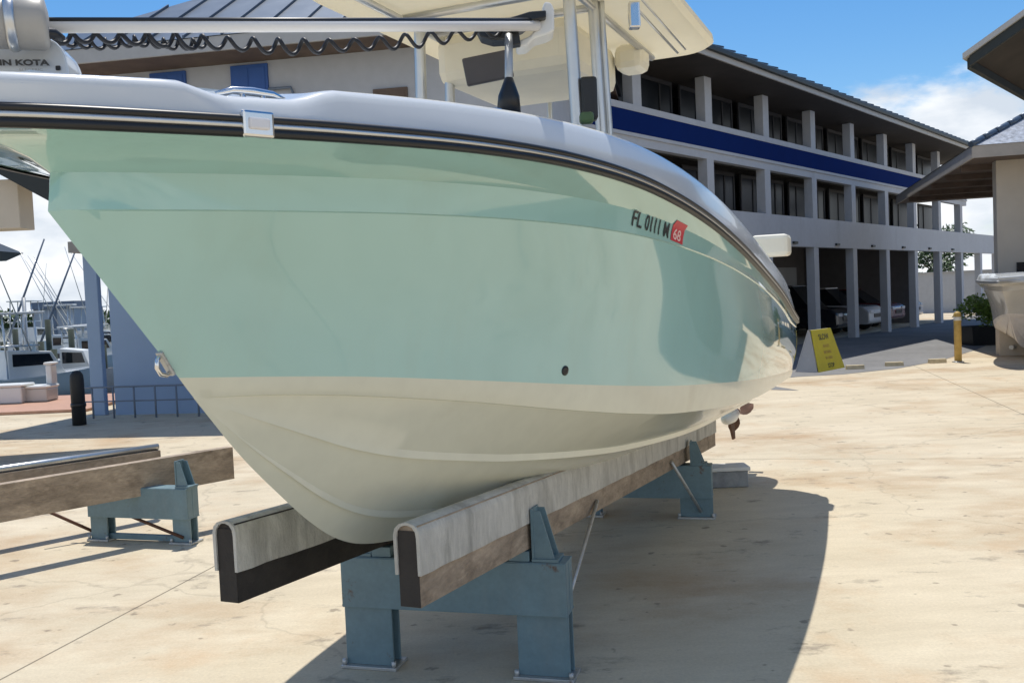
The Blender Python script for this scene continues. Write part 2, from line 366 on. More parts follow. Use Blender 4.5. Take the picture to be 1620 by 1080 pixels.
def build_hull(bt, parent, mside, mbot):
    W = bt.W
    ks, ch, bo, kn, fl, sh = (row(c_k, 6.55), row(c_ch, 6.55), row(c_bt, 6.61), row(c_kn, 7.05), row(c_fl, 7.035), row(c_sheer, 7.40))
    # bottom: keel -> strakes -> chine, then chine -> boot line
    def strake_u(i, base, rate):
        t = ks[i][0]; return base
    prof = [(0, 0), (.12, 0), (.24, 0), (.262, .022), (.27, .0), (.4, 0), (.55, 0), (.66, 0), (.685, .026), (.693, 0), (.85, 0), (1, 0)]
    rows = []
    for u, off in prof:
        r = []
        for i in range(NV + 1):
            t, b, h = lerp3(ks[i], ch[i], u)
            fade = min(1, max(0, (6.5 - t) / .5)) * min(1, max(0, (t + .05) / .4))
            bulge = .035 * math.sin(math.pi * u) * min(1, ch[i][1] / .6)
            r.append((t, b, h - bulge - off * fade))
        rows.append(r)
    # chine flat and strip up to the boot line
    mid = [lerp3(ch[i], bo[i], .5) for i in range(NV + 1)]
    rows2 = [[(t, b + .012 * min(1, b / .1), h + .002) for t, b, h in ch], [(t, b + .012 * min(1, b / .1), h) for t, b, h in mid], bo]
    top = [bo]
    for j in range(1, 9):
        u = j / 8; r = []
        for i in range(NV + 1):
            t, b, h = lerp3(bo[i], kn[i], u)
            t_ = max(t, .001)
            conc = -.05 * math.sin(math.pi * u) * min(1, max(0, (t - 3.2) / 2.2)) * min(1, b / .25)
            conv = .02 * math.sin(math.pi * u) * min(1, max(0, (4 - t) / 2))
            r.append((t, max(0, b + conc + conv), h))
        top.append(r)
    up = [[(t, b + .008 * min(1, b / .1), h + .004) for t, b, h in kn]]
    for j in (1, 2): up.append([lerp3(kn[i], fl[i], j / 2) for i in range(NV + 1)])
    for j in range(1, 7):
        r = []
        for i in range(NV + 1):
            t, b, h = lerp3(fl[i], sh[i], j / 6); u = j / 6; w_ = min(1, max(0, (t - 6.3) / .6))
            r.append((t, b, h + (sh[i][2] - fl[i][2]) * ((1 - (1 - u) ** 3.5) - u) * w_))
        up.append(r)
    def side(mb, rs):
        for sg in (1, -1):
            mb.grid([[W(t, b * sg, h) for t, b, h in r] for r in rs])
    m1 = MB(); side(m1, rows); side(m1, [rows[-1]] + rows2)
    m1.make('hull_bottom', mbot, parent, merge=.0015, recalc=True, angle=24)
    m2 = MB(); side(m2, top); side(m2, [top[-1]] + up)
    m2.make('hull_topsides', mside, parent, merge=.0012, recalc=True, angle=16)
    # transom
    prof_st = [r[-1] for r in rows] + [r[-1] for r in rows2[1:]] + [r[-1] for r in top[1:]] + [r[-1] for r in up[1:]]
    tr = MB()
    tr.grid([[W(t, -b, h) for t, b, h in prof_st], [W(t, b, h) for t, b, h in prof_st]], smooth=False)
    tr.make('transom', mside, parent)
    return dict(sh=sh, kn=kn, fl=fl)

def dip(t):   # cleat pocket in the gunwale top
    return .035 * max(0, min(1, (6.93 - t) / .10)) * max(0, min(1, (t - 6.52) / .10))
def build_gunwale(bt, parent, mwhite, mblack, msteel):
    W = bt.W
    def rim(fn, t0=7.40):
        return [fn(t0 * (1 - v)) + (t0 * (1 - v),) for v in VS]
    sh = rim(c_sheer); tp = rim(c_top)
    def strip(mb, offs):     # offs: list of (out, up) from the sheer line
        for sg in (1, -1):
            rows = []
            for o, uo in offs:
                rows.append([W(t + min(.04, o) * (1 if b < .02 else 0), (b + o if b > .001 else o * .2) * sg, h + uo) for b, h, t in sh])
            mb.grid(rows)
    a = MB(); strip(a, [(-.005, -.006), (.012, -.006), (.020, .0), (.021, .012), (.012, .017)])
    strip(a, [(.012, .032), (.021, .036), (.020, .046), (.010, .052), (-.012, .053)])
    a.make('rub_rail', mblack, parent, recalc=True)
    a = MB(); strip(a, [(.010, .0165), (.017, .018), (.0185, .025), (.017, .0315), (.010, .033)])
    a.make('rail_insert', M['alu'], parent, recalc=True)
    # gunwale moulding
    g = MB()
    for sg in (1, -1):
        rows = []
        for j in range(6):
            u = j / 5
            r = []
            for (b1, h1, t), (b2, h2, _) in zip(sh, tp):
                hh = (h1 + .048) + (h2 - dip(t) - .022 - h1 - .048) * u
                bb = b1 - .008 + (b2 - b1 + .008) * (u ** 1.3)
                r.append(W(t, max(0, bb) * sg, hh))
            rows.append(r)
        for di, dh in ((.012, -.006), (.028, 0), (.06, .002), (.20, .006), (.22, 0), (.225, -.02), (.24, -.5)):
            rows.append([W(t, max(0, b2 - di) * sg, h2 - dip(t) * (1 if di < .15 else 0) + (dh if t < 5.5 else max(dh, -.02))) for b2, h2, t in tp])
        g.grid(rows)
    g.make('gunwale', mwhite, parent, merge=.001, recalc=True, angle=40)
    # foredeck and cockpit sole
    d = MB(); rows = []
    for i in range(25):
        t = 7.3 - i * (7.3 - 5.5) / 24
        b, h = c_top(t); b = max(0.002, b - .215)
        rows.append([W(t, b * k, h - .003 + .015 * (1 - k * k)) for k in (-1, -.6, -.3, 0, .3, .6, 1)])
    d.grid(rows); t = 5.5; b, h = c_top(t); b -= .215
    d.grid([[W(t, b * k, h) for k in (-1, 0, 1)], [W(t, b * k, h - .5) for k in (-1, 0, 1)]], smooth=False)
    d.make('foredeck', mwhite, parent)
    s = MB(); rows = []
    for i in range(20):
        t = 5.5 - i * 5.4 / 19; b, h = c_top(t); rows.append([W(t, (b - .235) * k, h - .5) for k in (-1, 1)])
    s.grid(rows); s.make('cockpit_sole', M['offwhite'], parent)
    tb = MB(); b, h = c_top(.1)
    tb.grid([[W(-.0, -b, h), W(0, b, h)], [W(.25, -b, h + .004), W(.25, b, h + .004)], [W(.26, -b, h - .5), W(.26, b, h - .5)]], smooth=False)
    tb.grid([[W(-.002, -b, h), W(-.002, b, h)], [W(-.002, -b, 1.4), W(-.002, b, 1.4)]], smooth=False)
    tb.make('transom_cap', mwhite, parent)

B0 = Boat()
W = B0.W
boat = thing('centre_console_boat', W(3.6, 0, 0), 'large mint green fishing boat with a cream bottom and cream hardtop, on a steel stand', 'boat')
hullrows = build_hull(B0, boat, M['hull'], M['bottom'])
build_gunwale(B0, boat, M['white'], M['black'], M['steel'])

def side_b(t, h):
    pts = [c_bt(t), c_kn(t), c_fl(t), c_sheer(t)]
    pts = sorted(((hh, b) for b, hh in pts))
    for (h0, b0), (h1, b1) in zip(pts, pts[1:]):
        if h <= h1 or (h1, b1) == pts[-1]:
            u = (h - h0) / (h1 - h0); return b0 + (b1 - b0) * u
# the loft rows are raked, so find the true surface by scanning the built topsides
from mathutils.bvhtree import BVHTree
hs = [o for o in boat.children if o.name.startswith('hull_topsides')][0]
_v = [v.co + boat.location for v in hs.data.vertices]; _f = [tuple(p.vertices) for p in hs.data.polygons]
BV = BVHTree.FromPolygons(_v, _f)
def on_side(t, h):
    o = W(t, 3, h); loc, nrm, i, d = BV.ray_cast(o, -BP)
    if loc is None: loc, nrm, i, d = BV.find_nearest(W(t, side_b(t, h), h))
    if nrm.dot(BP) < 0: nrm = -nrm
    return loc, nrm
def proj(v):
    x, y, z = v.x, v.y * math.cos(PIT) - (v.z - EYE) * math.sin(PIT), v.y * math.sin(PIT) + (v.z - EYE) * math.cos(PIT)
    a, b = x / y, z / y
    a, b = a * math.cos(ROLL) - b * math.sin(ROLL), a * math.sin(ROLL) + b * math.cos(ROLL)
    return 810 + F * a, 540 - F * b
def t_at_px(px, drop):
    for i in range(400):
        t = 5.9 - i * .005
        if proj(on_side(t, interp(SHEER_H, t) - drop)[0])[0] >= px: return t
def decal(txt, px0, px1, drop, size, m, name, bold=.0012, shear=-.08):
    """lettering laid on the topsides so that it runs between two stations of the sheer"""
    t0, t1 = t_at_px(px0, drop), t_at_px(px1, drop)
    b = text_mesh(txt, size, 0, bold)
    bmesh.ops.triangulate(b, faces=b.faces[:])
    bmesh.ops.subdivide_edges(b, edges=[e for e in b.edges if e.calc_length() > .03], cuts=2)
    w_ = max(v.co.x for v in b.verts)
    for v in b.verts:
        t = t0 - v.co.x / w_ * (t0 - t1) - v.co.y * shear; h = interp(SHEER_H, t) - drop + v.co.y
        l, n = on_side(t, h); v.co = l + n * .004
    x = MB(); x.b.free(); x.b = b
    return x.make(name, m, boat)
decal('FL', 997, 1013, .135, .095, M['ink'], 'registration_letters')
decal('0111', 1018, 1041, .135, .095, M['ink'], 'registration_letters')
# red validation sticker over the last characters
ta, tb_ = t_at_px(1060, .13), t_at_px(1079, .13)
st = MB(); n = 8
st.grid([[(lambda l: l[0] + l[1] * .003)(on_side(ta + (tb_ - ta) * i / n, interp(SHEER_H, ta + (tb_ - ta) * i / n) - .138 + .092 * j / 4)) for i in range(n + 1)] for j in range(5)])
st.make('registration_sticker', M['red'], boat)
decal('M', 1047, 1056, .135, .095, M['ink'], 'registration_letters')
decal('68', 1063, 1075, .128, .07, mat('pale_pink_ink', (.72, .5, .48, 1), .5), 'sticker_numerals')

# small fittings on the side
l, nr = on_side(5.03, 1.47)
px_t = None
best = None
for i in range(400):     # drain hole seen low on the side
    s = 2 + i * .01; q = at(893, 586, s); rel = q - BC; t = -rel.dot(BA); p = rel.dot(BP); h = q.z
    if 0 < t < 7 and h < 2.2:
        l, nn = on_side(t, h); d = (l - q).length
        if best is None or d < best[0]: best = (d, l, nn)
l, nn = best[1], best[2]
d = MB(); d.lathe([(.0215, -.005), (.0215, .004), (.012, .006), (.002, .003)], (0, 0, 0), n=16)
mx = Matrix.Translation(l) @ nn.to_track_quat('Z', 'Y').to_matrix().to_4x4(); d.b.transform(mx)
d.make('drain_fitting', M['black'], boat)
# bow navigation light (chrome) set into the rub rail
t = 6.78; b, h = c_sheer(t); l = W(t, b + .012, h + .028)
tan = (W(t - .1, c_sheer(t - .1)[0], h) - W(t + .1, c_sheer(t + .1)[0], h)).normalized()
out = tan.cross(Vector((0, 0, 1))).normalized()
if out.dot(BP) < 0: out = -out
d = MB(); d.box((-.046, -.012, -.036), (.046, .014, .036), oriented(l, tan, -out, Vector((0, 0, 1))), bev=.008)
lens = d.make('navigation_light', M['steel'], boat)
d = MB(); d.box((-.03, -.02, -.016), (.03, .0, .016), oriented(l, tan, -out, Vector((0, 0, 1))), bev=.006)
d.make('light_lens', M['lamp'], lens)
# bow eye on the stem
t = 6.66; h = interp(K_H, 6.50) ; q = at(262, 575, 1); rr_ = ray(262, 575); sN = (BC - Vector((0, 0, EYE))).dot(BP) / rr_.dot(BP); q = at(262, 575, sN)
d = MB(); fwd = -BA * .82 + Vector((0, 0, -.57)); upq = Vector((0, 0, .82)) - BA * .57
d.tube([q + upq * .035 - fwd * .01, q + upq * .03 + fwd * .02, q + upq * .012 + fwd * .036, q - upq * .012 + fwd * .036, q - upq * .03 + fwd * .02, q - upq * .035 - fwd * .01], .007, 10)
d.make('bow_eye', M['steel'], boat)
d = MB(); d.box((-.012, -.006, -.045), (.012, .006, .045), oriented(q, BP, fwd.normalized(), upq.normalized()), bev=.004); d.make('bow_eye_plate', M['galv'], boat)
# cleat lying in the gunwale pocket
t = 6.69; b, h = c_top(t); l = W(t, b - .085, h - .03)
d = MB(); d.tube([l - tan * .11, l - tan * .06 + Vector((0, 0, .018)), l + Vector((0, 0, .02)), l + tan * .06 + Vector((0, 0, .018)), l + tan * .11], [.008, .011, .013, .011, .008], 8)
d.tube([l - tan * .03 - Vector((0, 0, .02)), l - tan * .03 + Vector((0, 0, .015))], .009, 8).tube([l + tan * .03 - Vector((0, 0, .02)), l + tan * .03 + Vector((0, 0, .015))], .009, 8)
d.make('cleat', M['steel'], boat)
# rod holder caps on the gunwale
for t in (5.75, 5.5, 3.0):
    b, h = c_top(t); c = W(t, b - .10, h + .004)
    d = MB(); d.lathe([(.042, -.004), (.042, .006), (.026, .009), (.022, -.01)], c, n=18); d.make('rod_holder', M['steel'], boat)

# console, seat, tower
def bbox(mb, t0, t1, p0, p1, h0, h1, bev=.02):
    # box in boat axes
    mx = oriented(BC, -BA, BP, Vector((0, 0, 1)))
    mx = Matrix(((-BA.x, BP.x, 0, BC.x), (-BA.y, BP.y, 0, BC.y), (0, 0, 1, 0), (0, 0, 0, 1)))
    mb.box((t0, p0, h0), (t1, p1, h1), mx, bev); return mb
c = MB(); bbox(c, 3.55, 4.45, -.42, .42, 1.6, 2.44, .05)
con = c.make('console', M['white'], boat, recalc=True)
c = MB(); c.prism([W(4.42, -.40, 2.40), W(4.42, .40, 2.40), W(4.26, .36, 2.60), W(4.26, -.36, 2.60)], BA * .012)
c.make('windscreen', M['glass'], con)
c = MB(); bbox(c, 2.75, 3.05, -.42, .42, 1.55, 2.30, .05); bbox(c, 2.66, 2.78, -.42, .42, 2.30, 2.62, .04)
c.make('leaning_post', M['offwhite'], boat, recalc=True)
c = MB(); bbox(c, .12, .30, .40, .90, 1.70, 1.98, .04)
sq = at(1222, 388, 8.35)
bm2 = MB(); rel = sq - BC; tt, ppp = -rel.dot(BA), rel.dot(BP)
bbox(bm2, tt - .12, tt + .12, ppp - .17, ppp + .15, sq.z - .10, sq.z + .09, .035)
bm2.make('stern_seat', M['cream_frp'], boat, recalc=True)
c.make('stern_bolster', M['offwhite'], boat, recalc=True)

HT = 3.4
def rrect(t0, t1, p0, p1, r, n=7):
    pts = []
    for (ct, cp, a0) in ((t1 - r, p1 - r, 0), (t0 + r, p1 - r, 90), (t0 + r, p0 + r, 180), (t1 - r, p0 + r, 270)):
        for k in range(n + 1):
            a = R(a0 + 90 * k / n); pts.append((ct + r * math.cos(a), cp + r * math.sin(a)))
    return pts
top = MB()
for (ins, hh) in ((.0, 0),): pass
rows = []
for ins, hh in ((.30, 0.0), (.10, .0), (.03, -.012), (0, .012), (.004, .05), (.05, .085), (.4, .12)):
    rows.append([W(t, p, HT + hh) for t, p in rrect(2.36 + ins, 4.85 - ins, -.80 + ins, .92 - ins, .24)])
top.grid(rows, closed=True)
bmesh.ops.holes_fill(top.b, edges=[e for e in top.b.edges if e.is_boundary], sides=0)
hard = top.make('hardtop', M['canvas'], boat, recalc=True, angle=35)
# electronics box and cushions slung under the hardtop
c = MB(); bbox(c, 2.75, 3.7, -.55, .32, HT - .30, HT - .002, .07); c.make('electronics_box', M['cream_frp'], hard, recalc=True)
c = MB(); bbox(c, 2.66, 2.9, .33, .52, HT - .17, HT - .002, .05); c.make('speaker_box', M['cream_frp'], hard, recalc=True)
def plane_p(px, py, p):
    r = ray(px, py); s = ((BC + BP * p - Vector((0, 0, EYE))).dot(BP)) / r.dot(BP); q = at(px, py, s); rel = q - BC
    return -rel.dot(BA), q.z
# tower legs: port pair is seen close, starboard pair behind
for (pxb, p, rad) in ((912, .50, .034), (950, .52, .031), (963, .56, .018), (664, -.46, .032), (709, -.50, .03), (868, -.20, .02)):
    t, h = plane_p(pxb, 150, p)
    m_ = MB(); m_.tube([W(t - .02, p + .03 * (1 if p > 0 else -1), 1.8), W(t, p, 2.6), W(t, p * .96, HT - .06), W(t, p * .96, HT + .01)], rad, 14)
    m_.make('tower_leg', M['alu'], boat)
t1, _ = plane_p(912, 150, .5); t2, _ = plane_p(950, 150, .52)
m_ = MB()
for t in (t1 + .0, t2):
    m_.tube([W(t, -.5, HT - .03), W(t, .5, HT - .03)], .022, 10)
for p in (-.5, .5): m_.tube([W(2.55, p, HT - .035), W(4.75, p, HT - .035)], .022, 10)
m_.make('hardtop_frame', M['alu'], hard)
# outrigger hardware under the port side of the hardtop
pa, pb = at(1000, 6, 5.0), at(1072, 84, 6.0)
m_ = MB(); m_.box((-.13, -.02, -.075), (.13, .02, .075), Matrix.Translation(at(772, 108, 5.15)) @ Matrix.Rotation(R(-9), 4, 'Y'), bev=.01); m_.make('dash_panel', mat('dark_grey_panel', (.07, .065, .07, 1), .5), hard)
m_ = MB(); m_.tube([pa, pb], .008, 6).tube([pa + Vector((.05, 0, .02)), pb + Vector((.05, 0, .02))], .006, 6)
m_.make('outrigger_line', M['alu'], hard)
m_ = MB(); m_.box((-.03, -.03, -.07), (.03, .03, .07), Matrix.Translation(at(1003, 25, 5.0)), bev=.01); m_.make('outrigger_base', M['steel'], hard)
m_ = MB(); m_.tube([at(1040, 10, 5.0) + Vector((0, 0, .2)), at(1048, 60, 5.0)], .004, 6) if False else None
# dark box and green gauge low between the legs
m_ = MB(); m_.box((-.035, -.035, -.025), (.035, .035, .03), Matrix.Translation(at(928, 188, 4.7)), bev=.015); m_.make('fender_ball', M['greenplastic'], boat)
m_ = MB(); m_.box((-.05, -.04, -.10), (.035, .05, .12), Matrix.Translation(at(934, 160, 4.9)), bev=.015); m_.make('gear_bag', M['black'], boat)

# ---------------- bow-mounted electric motor stowed along the gunwale
tm_root = at(40, 105, 2.5); tm_root.z = 2.39
tm = thing('trolling_motor', tm_root, 'white and black electric trolling motor with coiled cord, stowed over the bow', 'trolling motor')
A1, A2 = at(55, 43, 2.48), at(850, 41, 3.62)
sd = (A2 - A1)
m_ = MB(); m_.tube([A1, A2], [.0165 * 1.0, .0205], 16); m_.make('shaft', mat('white_composite_shaft', (.80, .78, .74, 1), .3, var=.03), tm)
m_ = MB(); m_.tube([A1 + Vector((0, -.003, .0135)) + sd * .01, A1 + Vector((0, -.003, .0155)) + sd * .98], [.0105, .0125], 10); m_.make('stow_rod', M['black'], tm)
# lower motor unit
c0 = at(-60, 36, 2.40)
ax = (at(64, 34, 2.47) - at(-150, 30, 2.36)).normalized()
up = Vector((0, 0, 1)); sx = ax.cross(up).normalized(); up = sx.cross(ax)
m_ = MB(); m_.lathe([(.02, -.30), (.05, -.27), (.062, -.2), (.064, .05), (.064, .10), (.060, .105), (.060, .115), (.066, .12), (.066, .185), (.060, .195), (.03, .20)], (0, 0, 0), axis='x', n=28)
m_.b.transform(oriented(c0, ax, -sx, up)); mh = m_.make('motor_housing', M['plum'], tm)
m_ = MB(); m_.lathe([(.0665, .10), (.071, .108), (.071, .12), (.0665, .126)], (0, 0, 0), axis='x', n=28); m_.b.transform(oriented(c0, ax, -sx, up)); m_.make('housing_ring', M['alu'], mh)
m_ = MB(); m_.tube([at(48, 62, 2.44), at(52, 54, 2.44), at(60, 51, 2.45), at(86, 54, 2.47), at(100, 62, 2.49)], [.014, .017, .017, .014, .009], 10); m_.make('breakaway_bracket', M['black'], tm)
# white mount housing with the lettering, standing on the foredeck
D0 = 2.52
def cam_poly(pts, s): return [at(x, y, s) for x, y in pts]
poly = [(-170, 122), (-170, 72), (-10, 72), (18, 71), (32, 66), (46, 60), (60, 58), (76, 60), (88, 66), (97, 76), (103, 88), (107, 102), (109, 122)]
m_ = MB(); m_.prism(cam_poly(poly, D0), Vector((-.03, .16, 0)), bev=.006); mo = m_.make('mount_housing', M['white'], tm)
def cam_text(txt, px, py, s, hpx, m, name, parent, bold=0.0, sx=1.0):
    size = hpx / F * s / .70
    b = text_mesh(txt, size, .0008, bold)
    o = at(px, py, s - .004)
    X = (at(px + 100, py, s) - at(px, py, s)).normalized(); Z = (o - at(px, py, s + 1)).normalized(); Y = Z.cross(X)
    b.transform(oriented(o, X * sx, Y, Z)); x = MB(); x.b.free(); x.b = b
    return x.make(name, m, parent)
cam_text('MINN KOTA', -31, 103.5, D0 - .007, 9.5, M['ink'], 'maker_lettering', mo, .0011, 1.42)
cam_text('ELECTRIC', 30.5, 112.5, D0 - .007, 4.5, M['plum'], 'small_lettering', mo, 0, 1.35)
m_ = MB(); m_.box((-.006, -.004, -.006), (.006, .003, .006), Matrix.Translation(at(92, 108, D0 - .003)), bev=.002); m_.make('mount_screw', M['black'], mo)
# base plate on the deck
m_ = MB(); m_.prism([W(7.2, .0, 2.375), W(7.2, .14, 2.375), W(6.4, .36, 2.42), W(6.4, .22, 2.42)], Vector((0, 0, .02))); m_.make('deck_plate', M['alu'], tm)
# control head at the after end, black clamp and prop stand
hp = [(846, 60), (833, 73), (818, 74), (816, 66), (838, 57), (852, 40), (858, 12), (862, 2), (872, 4), (877, 16), (877, 48), (868, 54)]
m_ = MB(); m_.prism(cam_poly(hp, 3.62), Vector((0, .13, 0)), bev=.008); m_.make('control_head', M['offwhite'], tm)
m_ = MB(); m_.prism(cam_poly([(752, 42), (800, 30), (838, 18), (864, 16), (864, 28), (838, 34), (826, 44), (812, 48), (806, 62), (780, 64), (760, 58)], 3.585), Vector((0, .10, 0)), bev=.005)
m_.prism(cam_poly([(768, 52), (820, 44), (824, 70), (810, 72), (800, 62), (774, 60)], 3.58), Vector((0, .05, 0)), bev=.004)
m_.make('head_clamp', M['black'], tm)
bs = at(805, 172, 3.55); bt_, ht_ = c_top(5.81); 
m_ = MB(); m_.tube([at(805, 168, 3.56), at(805, 55, 3.58)], .0155, 12); m_.make('support_post', M['galv'], tm)
m_ = MB(); m_.tube([at(805, 180, 3.56), at(805, 152, 3.56), at(805, 136, 3.56), at(805, 126, 3.57)], [.046, .040, .026, .018], 16); m_.make('post_foot', M['black'], tm)
# coiled cord
path = [(62, 58), (100, 60), (150, 60), (220, 62), (300, 66), (380, 70), (450, 74), (520, 73), (600, 69), (660, 64), (720, 57), (770, 52), (815, 46)]
def pth(x):
    return interp([(a, b) for a, b in path], x)
pts = []; n = 620
for i in range(n + 1):
    x = 70 + (812 - 70) * i / n
    s = 2.50 + (3.58 - 2.50) * (x / 812)
    per = 40 - 8 * max(0, (300 - x) / 300)
    ph = 2 * math.pi * (x - 70) / per
    amp = .021 + .003 * math.sin(x * .031) - (.006 if x < 260 else 0)
    c_ = at(x, pth(x), s)
    pts.append(c_ + Vector((0, amp * math.cos(ph), amp * math.sin(ph))))
m_ = MB(); m_.tube(pts, .0068, 7); m_.make('coiled_cord', M['cord'], tm)
pts = []
for i in range(200):
    x = 90 + 240 * i / 199; s = 2.55 + 1.02 * (x / 812); ph = 2 * math.pi * x / 23
    pts.append(at(x, 66 + 2.5 * math.sin(x * .05) + 3 * x / 330, s) + Vector((0, .018 * math.cos(ph), .014 * math.sin(ph))))
m_ = MB(); m_.tube(pts, .0055, 6); m_.make('coiled_cord', M['cord'], tm)

# ---------------- outboard motor at the stern
om = thing('outboard_motor', W(-.35, .42, 0), 'white outboard motor with dark red skeg behind the green boat', 'outboard motor')
m_ = MB(); mxb = Matrix(((-BA.x, BP.x, 0, BC.x), (-BA.y, BP.y, 0, BC.y), (0, 0, 1, 0), (0, 0, 0, 1)))
rows = []
for h, a, bb, c in ((1.30, .22, .15, -.42), (1.45, .30, .19, -.42), (1.75, .32, .20, -.44), (1.92, .28, .17, -.46), (1.99, .16, .10, -.46)):
    rows.append([W(c + a * math.copysign(abs(math.cos(q)) ** .7, math.cos(q)), .42 + bb * math.copysign(abs(math.sin(q)) ** .7, math.sin(q)), h) for q in [2 * math.pi * k / 24 for k in range(24)]])
m_.grid(rows, closed=True); bmesh.ops.holes_fill(m_.b, edges=[e for e in m_.b.edges if e.is_boundary], sides=0); m_.make('cowling', M['white'], om, recalc=True)
m_ = MB(); m_.prism([W(-.24, .36, 1.32), W(-.60, .36, 1.32), W(-.56, .36, .75), W(-.30, .36, .75)], BP * .12, bev=.02); m_.make('midsection', M['offwhite'], om)
m_ = MB(); m_.box((-.62, .30, .70), (-.22, .54, .725), mxb, bev=.008); m_.make('cavitation_plate', M['white'], om)
m_ = MB(); m_.tube([W(-.10, .42, .56), W(-.16, .42, .56), W(-.40, .42, .56), W(-.60, .42, .56)], [.012, .055, .07, .05], 14)
m_.prism([W(-.28, .40, .72), W(-.55, .40, .72), W(-.5, .40, .56), W(-.30, .40, .56)], BP * .04); m_.make('gearcase', M['offwhite'], om)
m_ = MB(); m_.prism([W(-.26, .41, .54), W(-.52, .41, .54), W(-.55, .41, .32), W(-.46, .41, .32)], BP * .02); m_.make('skeg', M['rust'], om)
m_ = MB()
for k in range(3):
    a = R(120 * k + 20); rows = []
    for j in range(5):
        rr = .05 + .14 * j / 4; wd = [.04, .075, .09, .075, .03][j]
        rows.append([W(-.66 - .05 * s_, .42 + rr * math.cos(a + s_ * wd / rr * .6), .56 + rr * math.sin(a + s_ * wd / rr * .6)) for s_ in (-1, -.3, .3, 1)])
    m_.grid(rows)
m_.tube([W(-.60, .42, .56), W(-.76, .42, .56)], [.05, .03], 12)
m_.make('propeller', M['rust'], om)

# ------------------------------------------------------------------ boat stands (bunk cradles)
def frame(o, d):   # local axes: x across, y along
    d = d.normalized(); return Matrix(((d.y, d.x, 0, o.x), (-d.x, d.y, 0, o.y), (0, 0, 1, o.z), (0, 0, 0, 1)))
def bunk(st, o, d, L_, z0, z1, H, Wd, cov, side_sign, mcar=None, mw=None):
    """timber bunk along d from o; z0/z1 bottom heights at the ends; carpet wraps the top and `cov` of both sides"""
    d = d.normalized(); n = Vector((d.y, -d.x, 0)); h = Wd / 2
    P0 = Vector((o.x, o.y, z0)); P1 = P0 + d * L_; P1.z = z1
    def sec(P, pts): return [P + n * a + Vector((0, 0, b)) for a, b in pts]
    w = MB(); pts = [(-h, 0), (h, 0), (h, H), (-h, H)]
    N_ = 24
    w.grid([sec(P0.lerp(P1, i / N_), pts) for i in range(N_ + 1)], closed=True, smooth=False)
    w.b.faces.new([w.b.verts.new(p) for p in sec(P0, pts)]); w.b.faces.new([w.b.verts.new(p) for p in sec(P1, pts)])
    ob = w.make('bunk', mw or M['wood'], st, merge=.0005, recalc=True)
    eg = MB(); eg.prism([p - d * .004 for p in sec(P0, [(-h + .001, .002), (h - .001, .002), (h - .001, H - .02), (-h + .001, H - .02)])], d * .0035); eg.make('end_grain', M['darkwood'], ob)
    t = .012; lo = H * (1 - cov)
    outer = [(h + t, lo), (h + t, H - .035)] + [(h + t - .045 * (1 - math.cos(R(a))), H - .035 + (.035 + t) * math.sin(R(a))) for a in (30, 60, 90)]
    outer += [(-x, y) for x, y in reversed(outer)]
    inner = [(x * (1 - t / h * .85), y - (t * .8 if y > lo + .01 else 0)) for x, y in outer]
    ring = outer + list(reversed(inner))
    c = MB(); rows = []
    rnd = random.Random(3)
    for i in range(N_ * 3 + 1):
        P = P0.lerp(P1, i / (N_ * 3)) - d * (.012 if i == 0 else 0)
        jig = [(a + rnd.uniform(-.001, .001), b + (rnd.uniform(-.0025, .0025) if k in (0, len(ring) - 1, len(outer) - 1, len(outer)) else 0)) for k, (a, b) in enumerate(ring)]
        rows.append(sec(P, jig))
    c.grid(rows, closed=True)
    c.b.faces.new([c.b.verts.new(p) for p in rows[0]]); c.b.faces.new([c.b.verts.new(p) for p in rows[-1]])
    c.make('bunk_carpet', mcar or M['carpet'], ob, merge=.0004, recalc=True, angle=50)
    return P0, P1, n

s1 = thing('boat_stand', (atz(593, 1050) + atz(866, 1068)) / 2, 'blue-grey steel stand with carpeted bunks carrying the green boat', 'boat stand', 'boat stands')
def zb(t): return .36 + .054 * t
for p, te in ((.345, 5.86), (-.355, 6.02)):
    bunk(s1, W(te, p, 0), BA, te - .25, zb(te), zb(.25), .305, .085, .60, 1, None, M['wood'] if p > 0 else M['darkwood'])  # left bunk takes the dark timber, shade put into its colour
def leg_plate(st, o, d, w, h, mtl=M['bluesteel'], th=.10):
    # wide-flange post: two flanges and a web, foot plate under it
    mx = frame(o, d); m = MB()
    m.box((-w / 2, -th / 2, .018), (w / 2, -th / 2 + .014, h), mx, bev=.002)
    m.box((-w / 2, th / 2 - .014, .018), (w / 2, th / 2, h), mx, bev=.002)
    m.box((-.008, -th / 2 + .0145, .018), (.008, th / 2 - .0145, h), mx)
    lg = m.make('leg', mtl, st)
    f = MB(); f.box((-w / 2 - .022, -th / 2 - .03, 0.001), (w / 2 + .022, th / 2 + .03, .0175), mx, bev=.003)
    for sx_ in (-1, 1): f.lathe([(.012, .0), (.012, .03), (.001, .031)], mx @ Vector((sx_ * (w / 2 + .006), -th / 2 - .015, .016)), n=8)
    f.make('foot_plate', M['galv'], lg); return lg
def crossbeam(st, o, d, half, z0, z1, mtl=M['bluesteel'], th=.14):
    mx = frame(o, d); m = MB()
    m.box((-half, -.007, z0 + .012), (half, .007, z1 - .012), mx)
    m.box((-half, -th / 2, z0), (half, th / 2, z0 + .0115), mx, bev=.002)
    m.box((-half, -th / 2, z1 - .0115), (half, th / 2, z1), mx, bev=.002)
    m.box((-half + .002, -th / 2 + .004, z0 + .0118), (-half + .012, th / 2 - .004, z1 - .0118), mx)
    m.box((half - .012, -th / 2 + .004, z0 + .0118), (half - .002, th / 2 - .004, z1 - .0118), mx)
    m.box((-half + .004, -th / 2 - .004, z0 - .002), (half - .004, -th / 2 + .006, z1 - .004), mx, bev=.002)   # face plate
    return m.make('crossbeam', mtl, st)
